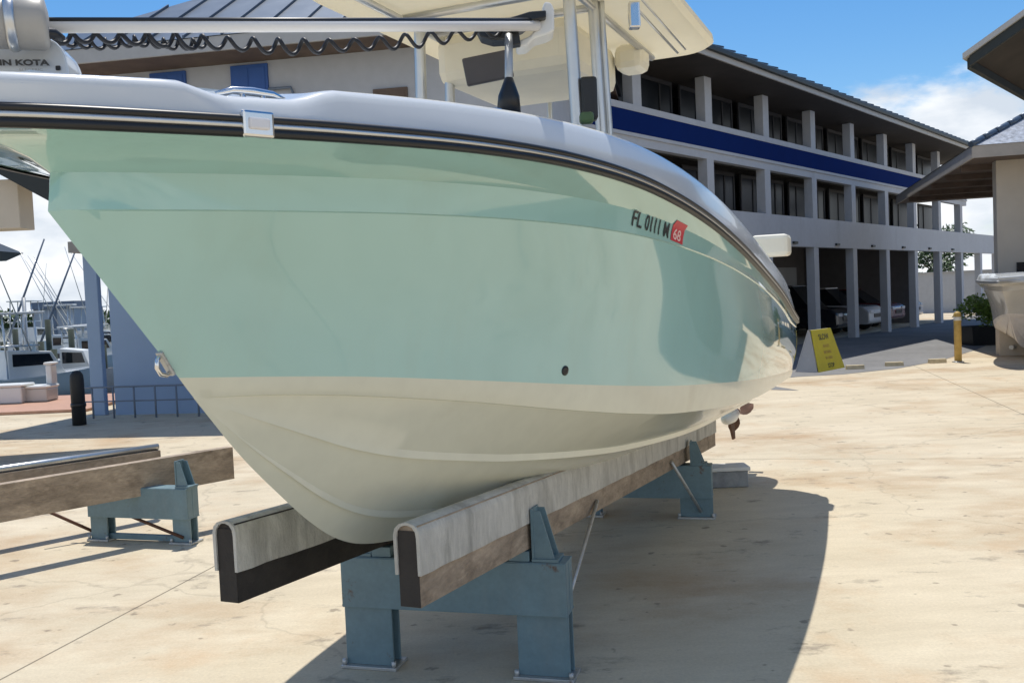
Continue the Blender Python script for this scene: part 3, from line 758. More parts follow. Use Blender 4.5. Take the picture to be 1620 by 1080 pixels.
def rib_bracket(st, o, d, xs, z0, z1, wb=.11, mtl=M['bluesteel']):
    """triangular pocket bracket gripping a bunk, at local x = xs on a beam with top z0"""
    mx = frame(o, d); m = MB(); sg = 1 if xs > 0 else -1
    for y in (-.05, .04):
        m.prism([mx @ Vector((xs, y, z0)), mx @ Vector((xs + sg * wb, y, z0)), mx @ Vector((xs + sg * .045, y, z1)), mx @ Vector((xs, y, z1))], mx.to_3x3() @ Vector((0, .01, 0)))
    m.box((min(xs, xs + sg * .012), -.055, z0), (max(xs, xs + sg * .012), .055, z1 + .01), mx)
    m.box((min(xs, xs + sg * wb * 1.15), -.062, z0 + .0005), (max(xs, xs + sg * wb * 1.15), .062, z0 + .014), mx)
    return m.make('bunk_bracket', mtl, st)
# front frame
FL, FR = atz(593, 1050), atz(866, 1068)
acr = (FR - FL).normalized(); fdir = Vector((-acr.y, acr.x, 0)); half = (FR - FL).length / 2; mid = (FL + FR) / 2
for q in (FL, FR): leg_plate(s1, q, fdir, .25, .31)
crossbeam(s1, mid, fdir, half + .128, .312, .562)
def local_x(q, mid_, acr_): return (Vector((q.x, q.y, 0)) - mid_).dot(acr_)
rib_bracket(s1, mid, fdir, .408, .563, .80); rib_bracket(s1, mid, fdir, -.408, .563, .80)
mxf = frame(mid, fdir)
for x in (.345, -.355): m_ = MB(); m_.box((x - .05, -.06, .5625), (x + .05, .06, .612), mxf, bev=.003); m_.make('shim_plate', M['bluesteel'], s1)
# rear frame
RR = atz(1103, 818); RL = RR - acr * (2 * half); rmid = (RR + RL) / 2
for q in (RR, RL): leg_plate(s1, q, fdir, .25, .165)
crossbeam(s1, rmid, fdir, half + .128, .167, .425)
rib_bracket(s1, rmid, fdir, .408, .426, .60); rib_bracket(s1, rmid, fdir, -.408, .426, .60)
# brace rods
tb1, hb1 = plane_p(945, 792, .40)
m_ = MB(); m_.tube([W(tb1, .40, hb1), FR + Vector((.10, .04, .30))], .011, 8); m_.make('brace_rod', M['galv'], s1)
tb2, hb2 = plane_p(1062, 730, .40)
m_ = MB(); m_.tube([W(tb2, .40, hb2), RR + Vector((.02, -.06, .06))], .012, 8); m_.make('brace_rod', M['galv'], s1)

# second, empty stand on the left
LL, LR = (atz(150, 853) + atz(180, 852)) / 2, (atz(278, 859) + atz(312, 857)) / 2
acr2 = (LR - LL).normalized(); fd2 = Vector((-acr2.y, acr2.x, 0)); half2 = (LR - LL).length / 2; mid2 = (LL + LR) / 2
s2 = thing('boat_stand', mid2, 'empty stand with weathered timber bunks left of the green boat', 'boat stand', 'boat stands')
for q in (LL, LR): leg_plate(s2, q, fd2, .16, .20)
crossbeam(s2, mid2, fd2, half2 + .085, .20, .44)
m_ = MB(); mx2 = frame(mid2, fd2); m_.box((-half2, -.02, .012), (half2, .02, .055), mx2, bev=.003); m_.make('tie_bar', M['bluesteel'], s2)
rib_bracket(s2, mid2, fd2, half2 - .03, .441, .64)
# near bunk: its end is at px 365
e_top = aty(364, 706, LR.y + .62); e_bot = aty(362, 756, LR.y + .62); l_top = aty(0, 765, LR.y - .62)
bd = Vector((e_top.x - l_top.x, e_top.y - l_top.y, 0))
Hb = e_top.z - e_bot.z
zA = l_top.z - Hb
bunk_len = bd.length + 1.2
slope = (e_bot.z - zA) / bd.length
o_ = Vector((e_top.x, e_top.y, 0)); back = -bd.normalized()
b0 = MB(); nb = Vector((back.y, -back.x, 0)); P0 = Vector((o_.x, o_.y, e_bot.z)); P1 = P0 + back * bunk_len + Vector((0, 0, -slope * bunk_len))
N_ = 20; pts = [(-.045, 0), (.045, 0), (.045, Hb), (-.045, Hb)]
b0.grid([[P0.lerp(P1, i / N_) + nb * a + Vector((0, 0, b)) for a, b in pts] for i in range(N_ + 1)], closed=True, smooth=False)
for P in (P0, P1): b0.b.faces.new([b0.b.verts.new(P + nb * a + Vector((0, 0, b))) for a, b in pts])
b0.make('bunk', M['wood'], s2, merge=.0005, recalc=True)
# farther bunk with a bright metal cap
sh_ = Vector((-.62, .35, 0)); e2 = aty(250, 706, LR.y + 1.0); l2 = aty(0, 742, LR.y + .1); bd2 = (l2 - e2); ex = bd2.normalized()
m_ = MB(); m_.tube([e2, e2 + ex * (bd2.length + 1.0)], .028, 14); m_.make('cap_pipe', M['alu'], s2)
m_ = MB(); n2 = Vector((ex.y, -ex.x, 0)).normalized(); pe = e2 - Vector((0, 0, .03)); pl_ = e2 + ex * (bd2.length + 1.0) - Vector((0, 0, .03))
m_.prism([pe + n2 * .045, pe - n2 * .045, pe - n2 * .045 - Vector((0, 0, .26)), pe + n2 * .045 - Vector((0, 0, .26))], pl_ - pe); m_.make('bunk', M['wood'], s2)
# legs and braces
rl = MB(); rl.tube([aty(118, 780, LL.y + .05), aty(290, 850, LR.y - .06)], .013, 8); rl.make('brace_rod', M['rust'], s2)
rl = MB(); rl.tube([aty(75, 808, LL.y - .15), aty(152, 842, LL.y)], .013, 8); rl.make('brace_rod', M['rust'], s2)
far = MB()
for k in (0, 1):
    q = LL + back * 1.9 + acr2 * (.0 if k == 0 else half2 * 2) if False else mid2 + fd2 * 1.6 + acr2 * (-.35 + .7 * k)
blk = atz(1150, 772)
cb = thing('concrete_block', (blk.x, blk.y + .12, 0), 'small grey concrete block on the slab behind the boat stand leg', 'block')
m_ = MB(); m_.box((-.17, -.11, 0.001), (.20, .11, .15), Matrix.Translation((blk.x, blk.y + .12, 0)), bev=.012); m_.make('block_body', M['concreteblk'], cb)
m_ = MB(); m_.box((-.19, -.12, .151), (.22, .12, .185), Matrix.Translation((blk.x, blk.y + .12, 0)), bev=.006); m_.make('cap_slab', M['offwhite'], cb)

# ------------------------------------------------------------------ LONG GALLERY BUILDING
lb = thing('gallery_building', fw(0, 0, 0), 'long three-storey open gallery building with a navy blue band and white columns', 'building')
U0, U1 = -16.2, 13.9
def fbox(mb, u0, u1, n0, n1, h0, h1, bev=0):
    mx = Matrix(((FD.x, FN.x, 0, FG.x), (FD.y, FN.y, 0, FG.y), (0, 0, 1, 0), (0, 0, 0, 1)))
    mb.box((u0, n0, h0), (u1, n1, h1), mx, bev); return mb
m_ = MB(); fbox(m_, U0, U1 + 6.2, -.20, .035, 2.92, 3.78); m_.make('wall_band', M['wall'], lb)
m_ = MB(); fbox(m_, U0, U1, -.18, .02, 4.98, 5.17); fbox(m_, U0, U1, -.2, .06, 5.17, 5.245); fbox(m_, U0, U1, -.2, .05, 5.72, 5.86); m_.make('sill_band', M['wall'], lb)
m_ = MB(); fbox(m_, U0, U1, -.16, .035, 5.246, 5.719); m_.make('blue_band', M['blueband'], lb)
m_ = MB(); fbox(m_, U0, U1, -9.0, -.21, 3.55, 3.75); fbox(m_, U0, U1, -9, -.21, 5.3, 5.5); m_.make('floor_slab', M['slab'], lb)
m_ = MB(); fbox(m_, U0, U1 - 3.4, -6.2, -6.0, .002, 3.55); m_.make('inner_wall', M['inside'], lb)
m_ = MB(); fbox(m_, U1 - 3.6, U1 - 3.41, -5.999, -1.4, .002, 3.549); m_.make('cross_wall', M['inside'], lb)
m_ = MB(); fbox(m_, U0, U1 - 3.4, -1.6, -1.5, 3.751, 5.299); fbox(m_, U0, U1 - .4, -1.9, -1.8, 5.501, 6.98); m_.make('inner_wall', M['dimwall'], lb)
m_ = MB(); fbox(m_, U0 - .01, U0 + .2, -8.9, -.22, .002, 7.0); m_.make('end_wall', M['wallg'], lb)
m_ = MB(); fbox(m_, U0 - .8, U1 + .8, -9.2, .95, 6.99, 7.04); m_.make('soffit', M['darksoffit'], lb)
m_ = MB(); fbox(m_, U0 - .8, U1 + .8, .951, 1.0, 7.0, 7.22, .008); fbox(m_, U1 + .801, U1 + .85, -9, 1.0, 7.0, 7.22); m_.make('fascia', M['fascia'], lb)
m_ = MB(); fbox(m_, U0 - .8, U1 + .8, 1.001, 1.10, 7.12, 7.24, .02); m_.make('gutter', M['dkfascia'], lb)
m_ = MB(); m_.prism([fw(U0 - .8, 1.03, 7.225), fw(U0 - .8, 1.03, 7.28), fw(U0 - .8, -4.2, 9.2), fw(U0 - .8, -9.4, 7.28), fw(U0 - .8, -9.4, 7.225)], FD * (U1 - U0 + 1.6))
k = U0
while k < U1:
    m_.prism([fw(k, 1.04, 7.285), fw(k, -4.2, 9.205), fw(k, -4.2, 9.245), fw(k, 1.04, 7.325)], FD * .04); k += .6
m_.make('roof', M['roof'], lb)
us = [-13.55 + 3.325 * i for i in range(9)]
for u in (16.37, 19.7): m_ = MB(); fbox(m_, u - .18, u + .18, -.24, .018, .0, 2.919, .01); m_.make('column', M['wall'], lb)
rnd = random.Random(5)
for i, u in enumerate(us):
    m_ = MB(); fbox(m_, u - .18, u + .18, -.24, .018, .0, 6.988, .01)
    m_.make('column', M['wall'], lb)
for i, u in enumerate(us[:-1]):
    a, b = u + .2, u + 3.125
    for (z0, z1, nn_) in ((3.78, 4.98, -.9), (5.86, 6.98, -.9)):
        fr = MB(); fbox(fr, a, b, nn_ - .03, nn_ + .03, z1 - .10, z1); fbox(fr, a, b, nn_ - .03, nn_ + .03, z0 + .02, z0 + .10)
        for x in (a, a + .55 + rnd.uniform(0, .3), b - .62, b - .06): fbox(fr, x, x + .06, nn_ - .028, nn_ + .028, z0 + .101, z1 - .101)
        f_ = fr.make('window_frame', M['dkframe'], lb)
        gl = MB(); fbox(gl, a + .03, b - .03, nn_ - .008, nn_ + .008, z0 + .1, z1 - .1); gl.make('dark_pane', M['bayshade'], f_)  # dark pane fills the open bay, standing in for its shade
    m_ = MB(); fbox(m_, u + 1.5, u + 1.78, .0, .10, 2.99, 3.06, .01); m_.make('wall_lamp', M['dkfascia'], lb)
# back of the ground floor: lighter panels
m_ = MB()
for i, u in enumerate(us[:-2]): fbox(m_, u + .5, u + 2.9, -5.99, -5.95, 1.4, 2.6)
m_.make('storage_panel', M['wallg'], lb)

# parked cars under the building
def car(name, label, m, u, n, h=1.55, L_=4.4, suv=1):
    o = thing(name, fw(u, n, 0), label, 'car', 'cars parked under the gallery building')
    X = -FN; Y = FD; mx = Matrix(((X.x, Y.x, 0, o.location.x), (X.y, Y.y, 0, o.location.y), (0, 0, 1, 0), (0, 0, 0, 1)))
    prof = [(-L_/2, .35), (-L_/2 + .02, .75), (-L_/2 + .25, .92), (-L_/2 + 1.05, .98), (L_/2 - .25, 1.0), (L_/2, .85), (L_/2 + .02, .4), (L_/2 - .1, .28), (-L_/2 + .1, .26)]
    b = MB(); b.prism([mx @ Vector((x, -.88, z)) for x, z in prof], mx.to_3x3() @ Vector((0, 1.76, 0)), bev=.06); body = b.make('body', m, o)
    b = MB(); base = [(-L_/2 + 1.0, .97), (L_/2 - .3, .99)]; tp = [(-L_/2 + 1.7, h), (L_/2 - .75, h)]
    lo = [Vector((base[0][0], -.82, base[0][1])), Vector((base[1][0], -.82, base[1][1])), Vector((base[1][0], .82, base[1][1])), Vector((base[0][0], .82, base[0][1]))]
    hi = [Vector((tp[0][0], -.62, h)), Vector((tp[1][0], -.62, h)), Vector((tp[1][0], .62, h)), Vector((tp[0][0], .62, h))]
    b.grid([[mx @ p for p in lo], [mx @ p for p in hi]], closed=True, smooth=False); b.make('cabin_glass', M['glass'], o)
    b = MB(); b.prism([mx @ (p + Vector((0, 0, .005))) for p in hi], Vector((0, 0, .05)), bev=.02); b.make('car_roof', m, o)
    for x in (-L_/2 + .8, L_/2 - .85):
        for y in (-.80, .80):
            w = MB(); w.lathe([(.2, -.1), (.33, -.1), (.34, -.06), (.34, .06), (.33, .1), (.2, .1)], (0, 0, 0), axis='y', n=20); w.b.transform(mx @ Matrix.Translation((x, y, .34))); wh = w.make('wheel', M['tyre'], o)
            w = MB(); w.lathe([(.02, -.09), (.2, -.085), (.2, .085), (.02, .09)], (0, 0, 0), axis='y', n=14); w.b.transform(mx @ Matrix.Translation((x, y * 1.012, .34))); w.make('rim', M['alu'], wh)
    for y in (-.62, .62):
        b = MB(); b.box((-L_/2 - .012, y - .17, .66), (-L_/2 + .1, y + .17, .78), mx, bev=.02); b.make('headlight', M['lamp'], o)
    b = MB(); b.box((-L_/2 - .014, -.38, .5), (-L_/2 + .05, .38, .64), mx, bev=.01); b.make('grille', M['black'], o)
    return o
car('parked_car', 'dark blue car parked nearest the green boat under the building', M['cardark'], us[3] + 1.7 - 3.3, -3.2)
car('parked_car', 'black tall car parked behind the first pillar right of the yellow sign', M['cardark'], us[4] + 1.65 - 3.3 + 3.3, -3.2, 1.75, 4.6)
car('parked_car', 'white car parked in the bay beside the maroon one', M['carwhite'], us[6] + 1.2 - 3.3, -3.0, 1.6)
car('parked_car', 'maroon car parked in the farthest filled bay', M['carred'], us[6] + 1.7, -3.4, 1.5)
car('parked_car', 'white low car standing at the open end of the gallery', M['carwhite'], us[7] + 1.6, -3.6, 1.45)

# ------------------------------------------------------------------ WING ON PILLARS (behind, left)
WG = atz(147, 657); WD = Vector((math.sin(R(100)), math.cos(R(100)), 0)); WN = Vector((WD.y, -WD.x, 0))
def ww(u, n, h): return Vector((WG.x, WG.y, 0)) + WD * u + WN * n + Vector((0, 0, h))
def wbox(mb, u0, u1, n0, n1, h0, h1, bev=0):
    mx = Matrix(((WD.x, WN.x, 0, WG.x), (WD.y, WN.y, 0, WG.y), (0, 0, 1, 0), (0, 0, 0, 1)))
    mb.box((u0, n0, h0), (u1, n1, h1), mx, bev); return mb
wb = thing('raised_building', ww(0, 0, 0), 'grey building with blue shutters and a hipped metal roof, raised on blue pillars', 'building')
UE = 8.6
m_ = MB(); wbox(m_, -.05, UE, -7, .0, 3.15, 6.05); m_.make('upper_wall', M['wallg'], wb)
m_ = MB(); wbox(m_, -.2, UE + .1, -7.1, .12, 2.95, 3.149); m_.make('floor_slab', M['slab'], wb)
m_ = MB(); wbox(m_, -.7, UE + .8, -7.8, .78, 6.051, 6.10); m_.make('soffit', M['soffit'], wb)
m_ = MB(); wbox(m_, -.7, UE + .8, .781, .83, 6.06, 6.30, .006); wbox(m_, -.75, -.701, -7.8, .83, 6.06, 6.30); m_.make('fascia', M['fascia'], wb)
m_ = MB(); e0, e1, b0_, f0 = -.76, UE + .82, -7.8, .85; rz = 8.9; rm = (b0_ + f0) / 2
cor = [ww(e0, f0, 6.305), ww(e1, f0, 6.305), ww(e1, b0_, 6.305), ww(e0, b0_, 6.305)]; ra_, rb_ = ww(e0 + 4.3, rm, rz), ww(e1 - 4.3, rm, rz)
for f in ((cor[0], cor[1], rb_, ra_), (cor[1], cor[2], rb_), (cor[2], cor[3], ra_, rb_), (cor[3], cor[0], ra_)): m_.quad(f)
m_.quad(list(reversed(cor)))
for k in range(1, 15):      # standing seams on the front slope
    u = e0 + (e1 - e0) * k / 15; tt_ = min(1, (u - e0) / 4.3, (e1 - u) / 4.3); n_ = f0 + (rm - f0) * tt_; z_ = 6.305 + (rz - 6.305) * tt_
    m_.prism([ww(u, f0, 6.31), ww(u, n_, z_ + .004), ww(u, n_, z_ + .05), ww(u, f0, 6.355)], WD * .03)
m_.make('roof', M['roof'], wb)
for (u0, u1, z0, z1) in ((1.54, 2.22, 4.7, 6.0), (3.06, 3.74, 4.7, 6.0), (.95, 1.38, 4.7, 5.93), (5.6, 6.2, 4.6, 5.4)):
    m_ = MB(); wbox(m_, u0, u1, .001, .05, z0, z1, .008)
    f_ = m_.make('window_shutter', M['shutter'] if u0 < 5 else M['soffit'], wb)
    m_ = MB(); wbox(m_, u0 + .05, (u0 + u1) / 2 - .02, .051, .06, z0 + .06, z1 - .06); wbox(m_, (u0 + u1) / 2 + .02, u1 - .05, .051, .06, z0 + .06, z1 - .06); m_.make('shutter_panel', M['shutter'] if u0 < 5 else M['soffit'], f_)
m_ = MB(); m_.tube([ww(3.75, .06, 5.55), ww(4.15, .06, 5.55), ww(4.25, .06, 5.3), ww(4.45, .06, 4.9)], .025, 8); m_.make('drain_pipe', M['railpaint'], wb)
m_ = MB(); wbox(m_, 6.4, 6.44, .02, .06, 3.1, 6.05); m_.make('drain_pipe', M['wallg'], wb)
for u in (.13,): 
    m_ = MB(); wbox(m_, u - .13, u + .13, -.10, .02, .0, 2.95, .012); m_.make('pillar', M['wallb'], wb)
m_ = MB(); wbox(m_, .46, UE, -.25, .0, .0, 2.949); m_.make('lower_wall', M['wallb'], wb)
m_ = MB(); wbox(m_, UE - .3, UE, -7, -.251, .0, 2.949); m_.make('lower_wall', M['wallb'], wb)
for u, n_ in ((-.0, -6.8), (4, -6.8)): 
    m_ = MB(); wbox(m_, u, u + .3, n_, n_ + .3, .0, 2.95, .012); m_.make('pillar', M['wallb'], wb)
# railing in front of the lower wall
ro = ww(.2, .5, 0)
rg = thing('railing', ro, 'low grey steel railing in front of the blue shaded wall', 'railing')
m_ = MB()
for u in (.35, .75, 1.15, 1.55, 1.95, 2.35): m_.tube([ww(u, .5, .0), ww(u, .5, .55)], .018, 8)
m_.make('railing_post', M['railpaint'], rg)
m_ = MB(); m_.tube([ww(.1, .5, .55), ww(2.6, .5, .55)], .016, 8).tube([ww(.1, .5, .30), ww(2.6, .5, .30)], .012, 8); m_.make('rail', M['railpaint'], rg)
# dark mooring post
po = atz(126, 672)
ps = MB(); ps.lathe([(.11, 0), (.11, .75), (.10, .84), (.06, .90), (.01, .91)], po, n=16)
ps_o = thing('mooring_post', po, 'thick black mooring post at the edge of the shaded yard', 'post'); ps.make('post_body', M['pot'], ps_o)
m_ = MB(); m_.lathe([(.112, .3), (.122, .31), (.122, .36), (.112, .37)], po, n=16); m_.make('post_band', M['black'], ps_o)

# ------------------------------------------------------------------ small gabled hut at far left
hc = aty(79, 271, 11.0)
hut = thing('gabled_shelter', (hc.x - 2, hc.y, 0), 'shelter with a dark gable edge, at the left behind the bow', 'shelter')
sl = Vector((-.857, 0, .515)); th = Vector((0, 0, -.36))
m_ = MB(); m_.prism([hc, hc + sl * 3.2, hc + sl * 3.2 + th, hc + th], Vector((0, .06, 0))); m_.make('bargeboard', M['dkfascia'], hut)
ap = hc + sl * 3.2
m_ = MB(); m_.prism([hc + Vector((0, .061, 0)), ap + Vector((0, .061, 0)), ap + Vector((0, .061, -.06)), hc + Vector((0, .061, -.06))], Vector((0, 3.0, 0)))
m_.prism([ap + Vector((-.002, .061, 0)), ap + Vector((-2.74, .061, -1.65)), ap + Vector((-2.74, .061, -1.71)), ap + Vector((-.002, .061, -.06))], Vector((0, 3.0, 0))); m_.make('roof', M['roof'], hut)
m_ = MB(); c_ = hc + Vector((-.02, .061, -.07)); m_.prism([c_, c_ + sl * 3.0, c_ + sl * 3.0 + Vector((0, 0, -.05)), c_ + Vector((0, 0, -.05))], Vector((0, 2.9, 0))); m_.make('soffit', M['beige'], hut)
bq = aty(27, 283, 11.25); br = aty(27, 361, 11.25)
m_ = MB(); m_.box((bq.x - 4.4, bq.y, br.z), (bq.x, bq.y + .35, bq.z), bev=.01); m_.make('beam', M['beige'], hut)
for x in (-1.2, -4.2):
    m_ = MB(); m_.box((bq.x + x, bq.y + .03, 0), (bq.x + x + .25, bq.y + .3, br.z - .002), bev=.01); m_.make('post', M['beige'], hut)
# distant hut whose eave pokes in
hc = aty(-24, 395, 44)
h2 = thing('waterside_hut', (hc.x - 2.5, 44, -.7), 'dark-roofed hut beyond the dock at the left edge', 'hut')
m_ = MB(); m_.prism([hc, hc + Vector((-2.8, 0, 1.3)), hc + Vector((-5.6, 0, 0)), hc + Vector((-5.5, 0, -.35)), hc + Vector((-.9, 0, -.35))], Vector((0, 3.5, 0))); m_.make('roof', M['dkfascia'], h2)
m_ = MB(); m_.box((hc.x - 4.8, 44.3, -.75), (hc.x - 1.2, 47, hc.z - .36)); m_.make('wall', M['beige'], h2)

# ------------------------------------------------------------------ RIGHT PAVILION
H_ = 4.5
def ath(px, py, h):
    r = ray(px, py); return at(px, py, (h - EYE) / r.z)
pc, plf, prt = ath(1540, 243, H_), ath(1420, 318, H_), ath(1620, 238, H_)
dl = (plf - pc); dl.z = 0; Ld = dl.length; dl.normalize(); dr = Vector((dl.y, -dl.x, 0))
def pw(a, b, h): return Vector((pc.x, pc.y, 0)) + dl * a + dr * b + Vector((0, 0, h))
pv = thing('hipped_pavilion', pw(0, 1.5, 0), 'beige pavilion with a patterned hipped roof at the right edge', 'building')
rd = 9.0
m_ = MB(); m_.prism([pw(.02, .02, H_ - .05), pw(Ld - .02, .02, H_ - .05), pw(Ld - .02, rd, H_ - .05), pw(.02, rd, H_ - .05)], Vector((0, 0, -.04))); m_.make('soffit', M['soffit'], pv)
m_ = MB(); m_.prism([pw(0, -.04, H_ - .10), pw(Ld, -.04, H_ - .10), pw(Ld, -.04, H_ + .16), pw(0, -.04, H_ + .16)], dr * .055); m_.prism([pw(-.04, -.04, H_ - .10), pw(-.04, rd, H_ - .10), pw(-.04, rd, H_ + .16), pw(-.04, -.04, H_ + .16)], dl * .038); m_.make('fascia', mat('tan_fascia', (.42, .38, .33, 1), .7, var=.1), pv)
cor = [pw(-.06, -.06, H_ + .165), pw(Ld, -.06, H_ + .165), pw(Ld, rd, H_ + .165), pw(-.06, rd, H_ + .165)]; r1_, r2_ = pw(4.2, 4.4, H_ + 2.5), pw(Ld - 4.2, 4.4, H_ + 2.5)
m_ = MB()
for f in ((cor[0], cor[1], r2_, r1_), (cor[1], cor[2], r2_), (cor[2], cor[3], r1_, r2_), (cor[3], cor[0], r1_)): m_.quad(f)
rfm = mat('shingle_roof', (.26, .29, .34, 1), .6, var=.55, scale=9, bump=.6, bscale=14)
m_.make('roof', rfm, pv)
m_ = MB()
for k in range(14): m_.tube([cor[0].lerp(r1_, k / 14) + Vector((0, 0, .03)), cor[0].lerp(r1_, (k + .9) / 14) + Vector((0, 0, .03))], .07, 8)
m_.make('hip_cap', M['roof'], pv)
wl = MB()
wq = None
for i in range(200):    # wall corner under the eave at px 1583
    b = i * .02
    v = pw(.9, b, 1.8) - Vector((0, 0, EYE)); 
    xx = v.x / (v.y) * F + 810
    if xx >= 1581: wq = b; break
wq = wq or 1.0
m_ = MB(); m_.prism([pw(.9, wq, 0), pw(.9, rd, 0), pw(1.25, rd, 0), pw(1.25, wq, 0)], Vector((0, 0, H_ - .092))); m_.make('wall', M['beige'], pv)
m_ = MB(); m_.prism([pw(.87, wq + .38, .9), pw(.87, wq + 1.5, .9), pw(.87, wq + 1.5, 2.1), pw(.87, wq + .38, 2.1)], dl * .028); m_.make('dark_pane', M['glass'], pv)
for a in (Ld - .5,):
    m_ = MB(); m_.prism([pw(a, 3.6, 0), pw(a + .25, 3.6, 0), pw(a + .25, 3.85, 0), pw(a, 3.85, 0)], Vector((0, 0, H_ - .092))); m_.make('post', M['beige'], pv)
m_ = MB()
for a in (1.5, 3.5, 5.5, 7.5, 9.5):
    if a < Ld: m_.prism([pw(a, .03, H_ - .0905), pw(a + .1, .03, H_ - .0905), pw(a + .1, wq + 2, H_ - .0905), pw(a, wq + 2, H_ - .0905)], Vector((0, 0, -.13)))
m_.make('rafter', M['soffit'], pv)

# near roof whose corner enters at the upper right
H1 = 4.5
c1 = ath(1536, 90, H1); ed = ath(1620, 140, H1) - c1; ed.z = 0; ed.normalize(); rk = Vector((ed.y, -ed.x, 0))
nr_ = thing('boathouse', (c1.x + 4, c1.y, 0), 'boathouse roof with a black underside jutting in at the upper right corner', 'building')
rs = Vector((rk.x * .875, rk.y * .875, .485))
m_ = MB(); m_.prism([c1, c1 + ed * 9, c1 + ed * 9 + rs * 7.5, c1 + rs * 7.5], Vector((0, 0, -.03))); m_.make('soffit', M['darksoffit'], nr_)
m_ = MB(); m_.prism([c1 + Vector((0, 0, .002)) - ed * .06, c1 + rs * 7.5 + Vector((0, 0, .002)) - ed * .06, c1 + rs * 7.5 + Vector((0, 0, -.12)) - ed * .06, c1 + Vector((0, 0, -.12)) - ed * .06], ed * .055)
m_.prism([c1 - rs * .05, c1 + ed * 9 - rs * .05, c1 + ed * 9 + Vector((0, 0, -.12)) - rs * .05, c1 + Vector((0, 0, -.12)) - rs * .05], rs * .045); m_.make('fascia', M['dkfascia'], nr_)
m_ = MB(); m_.prism([c1 + Vector((0, 0, .006)) - ed * .1 - rs * .08, c1 + ed * 9 + Vector((0, 0, .006)) - rs * .08, c1 + ed * 9 + rs * 7.6 + Vector((0, 0, .006)), c1 + rs * 7.6 + Vector((0, 0, .006)) - ed * .1], Vector((0, 0, .07)))
m_.prism([c1 + rs * 7.6 + Vector((0, 0, .006)) - ed * .1, c1 + ed * 9 + rs * 7.6 + Vector((0, 0, .006)), c1 + ed * 9 + rk * 14 + Vector((0, 0, .0)), c1 + rk * 14 + Vector((0, 0, .0)) - ed * .1], Vector((0, 0, .07)))
m_.make('roof', M['fascia'], nr_)
m_ = MB(); w0 = c1 + rk * 1.6 + ed * .9; w0.z = 0; m_.prism([w0, w0 + rk * 10, w0 + rk * 10 + ed * 7.5, w0 + ed * 7.5], Vector((0, 0, H1 + .6))); m_.make('wall', M['beige'], nr_)  # out of view; lengthened so its dark face reflects in the hull
for k in (.8, 4.6):  # unseen dark doors added to vary the hull's reflection
    m_ = MB(); m_.prism([w0 + rk * k - ed * .03, w0 + rk * (k + 3) - ed * .03, w0 + rk * (k + 3) - ed * .03 + Vector((0, 0, 3.4)), w0 + rk * k - ed * .03 + Vector((0, 0, 3.4))], ed * .027); m_.make('reflection_door', M['dkframe'], nr_)

# ------------------------------------------------------------------ boat at the right edge
RB_A = Vector((math.sin(R(41)), math.cos(R(41)), 0)); RB_P = Vector((math.cos(R(41)), -math.sin(R(41)), 0))
stem = aty(1578, 440, 18.6); kk = .95
RBC = Vector((stem.x, stem.y, 0)) + RB_A * (7.45 * kk)
rb = thing('white_boat', RBC - RB_A * 2.5, 'beige and white boat whose bow enters at the right edge beside the planter', 'boat')
B2 = Boat(RBC, RB_A, RB_P, kk, stem.z - 2.36 * kk + .0)
build_hull(B2, rb, M['sandw'], M['pinkwhite']); build_gunwale(B2, rb, M['white'], M['alu'], M['steel'])
s3 = thing('boat_trailer', RBC - RB_A * 2, 'low trailer frame under the beige boat at the right edge', 'trailer')
m_ = MB()
for p in (-.5, .5): m_.tube([RBC - RB_A * 4.0 + RB_P * p + Vector((0, 0, .2)), RBC + RB_P * p + Vector((0, 0, .2))], .05, 8)
m_.tube([RBC - RB_A * 3 - RB_P * .8 + Vector((0, 0, .2)), RBC - RB_A * 3 + RB_P * .8 + Vector((0, 0, .2))], .05, 8); m_.make('trailer_frame', M['galv'], s3)
for p in (-.85, .85):
    m_ = MB(); c_ = RBC - RB_A * 2.2 + RB_P * p; m_.lathe([(.12, -.09), (.28, -.09), (.29, 0), (.28, .09), (.12, .09)], (0, 0, 0), axis='y', n=18)
    m_.b.transform(oriented(Vector((c_.x, c_.y, .29)), RB_A, RB_P, Vector((0, 0, 1)))); m_.make('wheel', M['tyre'], s3)

# ------------------------------------------------------------------ planter, bollard, sign, wheel stops
def leaves(mb, c, rx, ry, rz, n, s, rnd, hollow=.45):
    for _ in range(n):
        while True:
            v = Vector((rnd.uniform(-1, 1), rnd.uniform(-1, 1), rnd.uniform(-1, 1)))
            if hollow < v.length < 1: break
        p = c + Vector((v.x * rx, v.y * ry, v.z * rz))
        a = Vector((rnd.gauss(0, 1), rnd.gauss(0, 1), rnd.gauss(0, 1))).normalized(); b = a.orthogonal().normalized(); k = s * rnd.uniform(.6, 1.4)
        mb.quad([p - a * k, p + b * k * .45, p + a * k, p - b * k * .45])
pl = atz(1552, 545); rnd = random.Random(11)
pt = thing('planter_bush', pl, 'leafy green bush in a square black planter beside the right-hand boat', 'plant')
m_ = MB(); m_.grid([[pl + Vector((x * w, y * w, z)) for x, y in ((-1, -1), (1, -1), (1, 1), (-1, 1))] for w, z in ((.38, .0), (.45, .5), (.42, .5), (.40, .42))], closed=True, smooth=False); m_.quad([pl + Vector((x * .40, y * .40, .42)) for x, y in ((-1, -1), (1, -1), (1, 1), (-1, 1))]); m_.make('pot', M['pot'], pt)
m_ = MB()
for _ in range(16):
    c_ = pl + Vector((rnd.uniform(-.5, .5), rnd.uniform(-.45, .45), .78 + rnd.uniform(-.2, .4))); leaves(m_, c_, .26, .26, .24, 130, .055, rnd, .2)
m_.make('foliage', M['leaf'], pt)
bo_ = atz(1516, 573)
bl = thing('bollard', bo_, 'faded yellow bollard standing left of the beige boat', 'bollard')
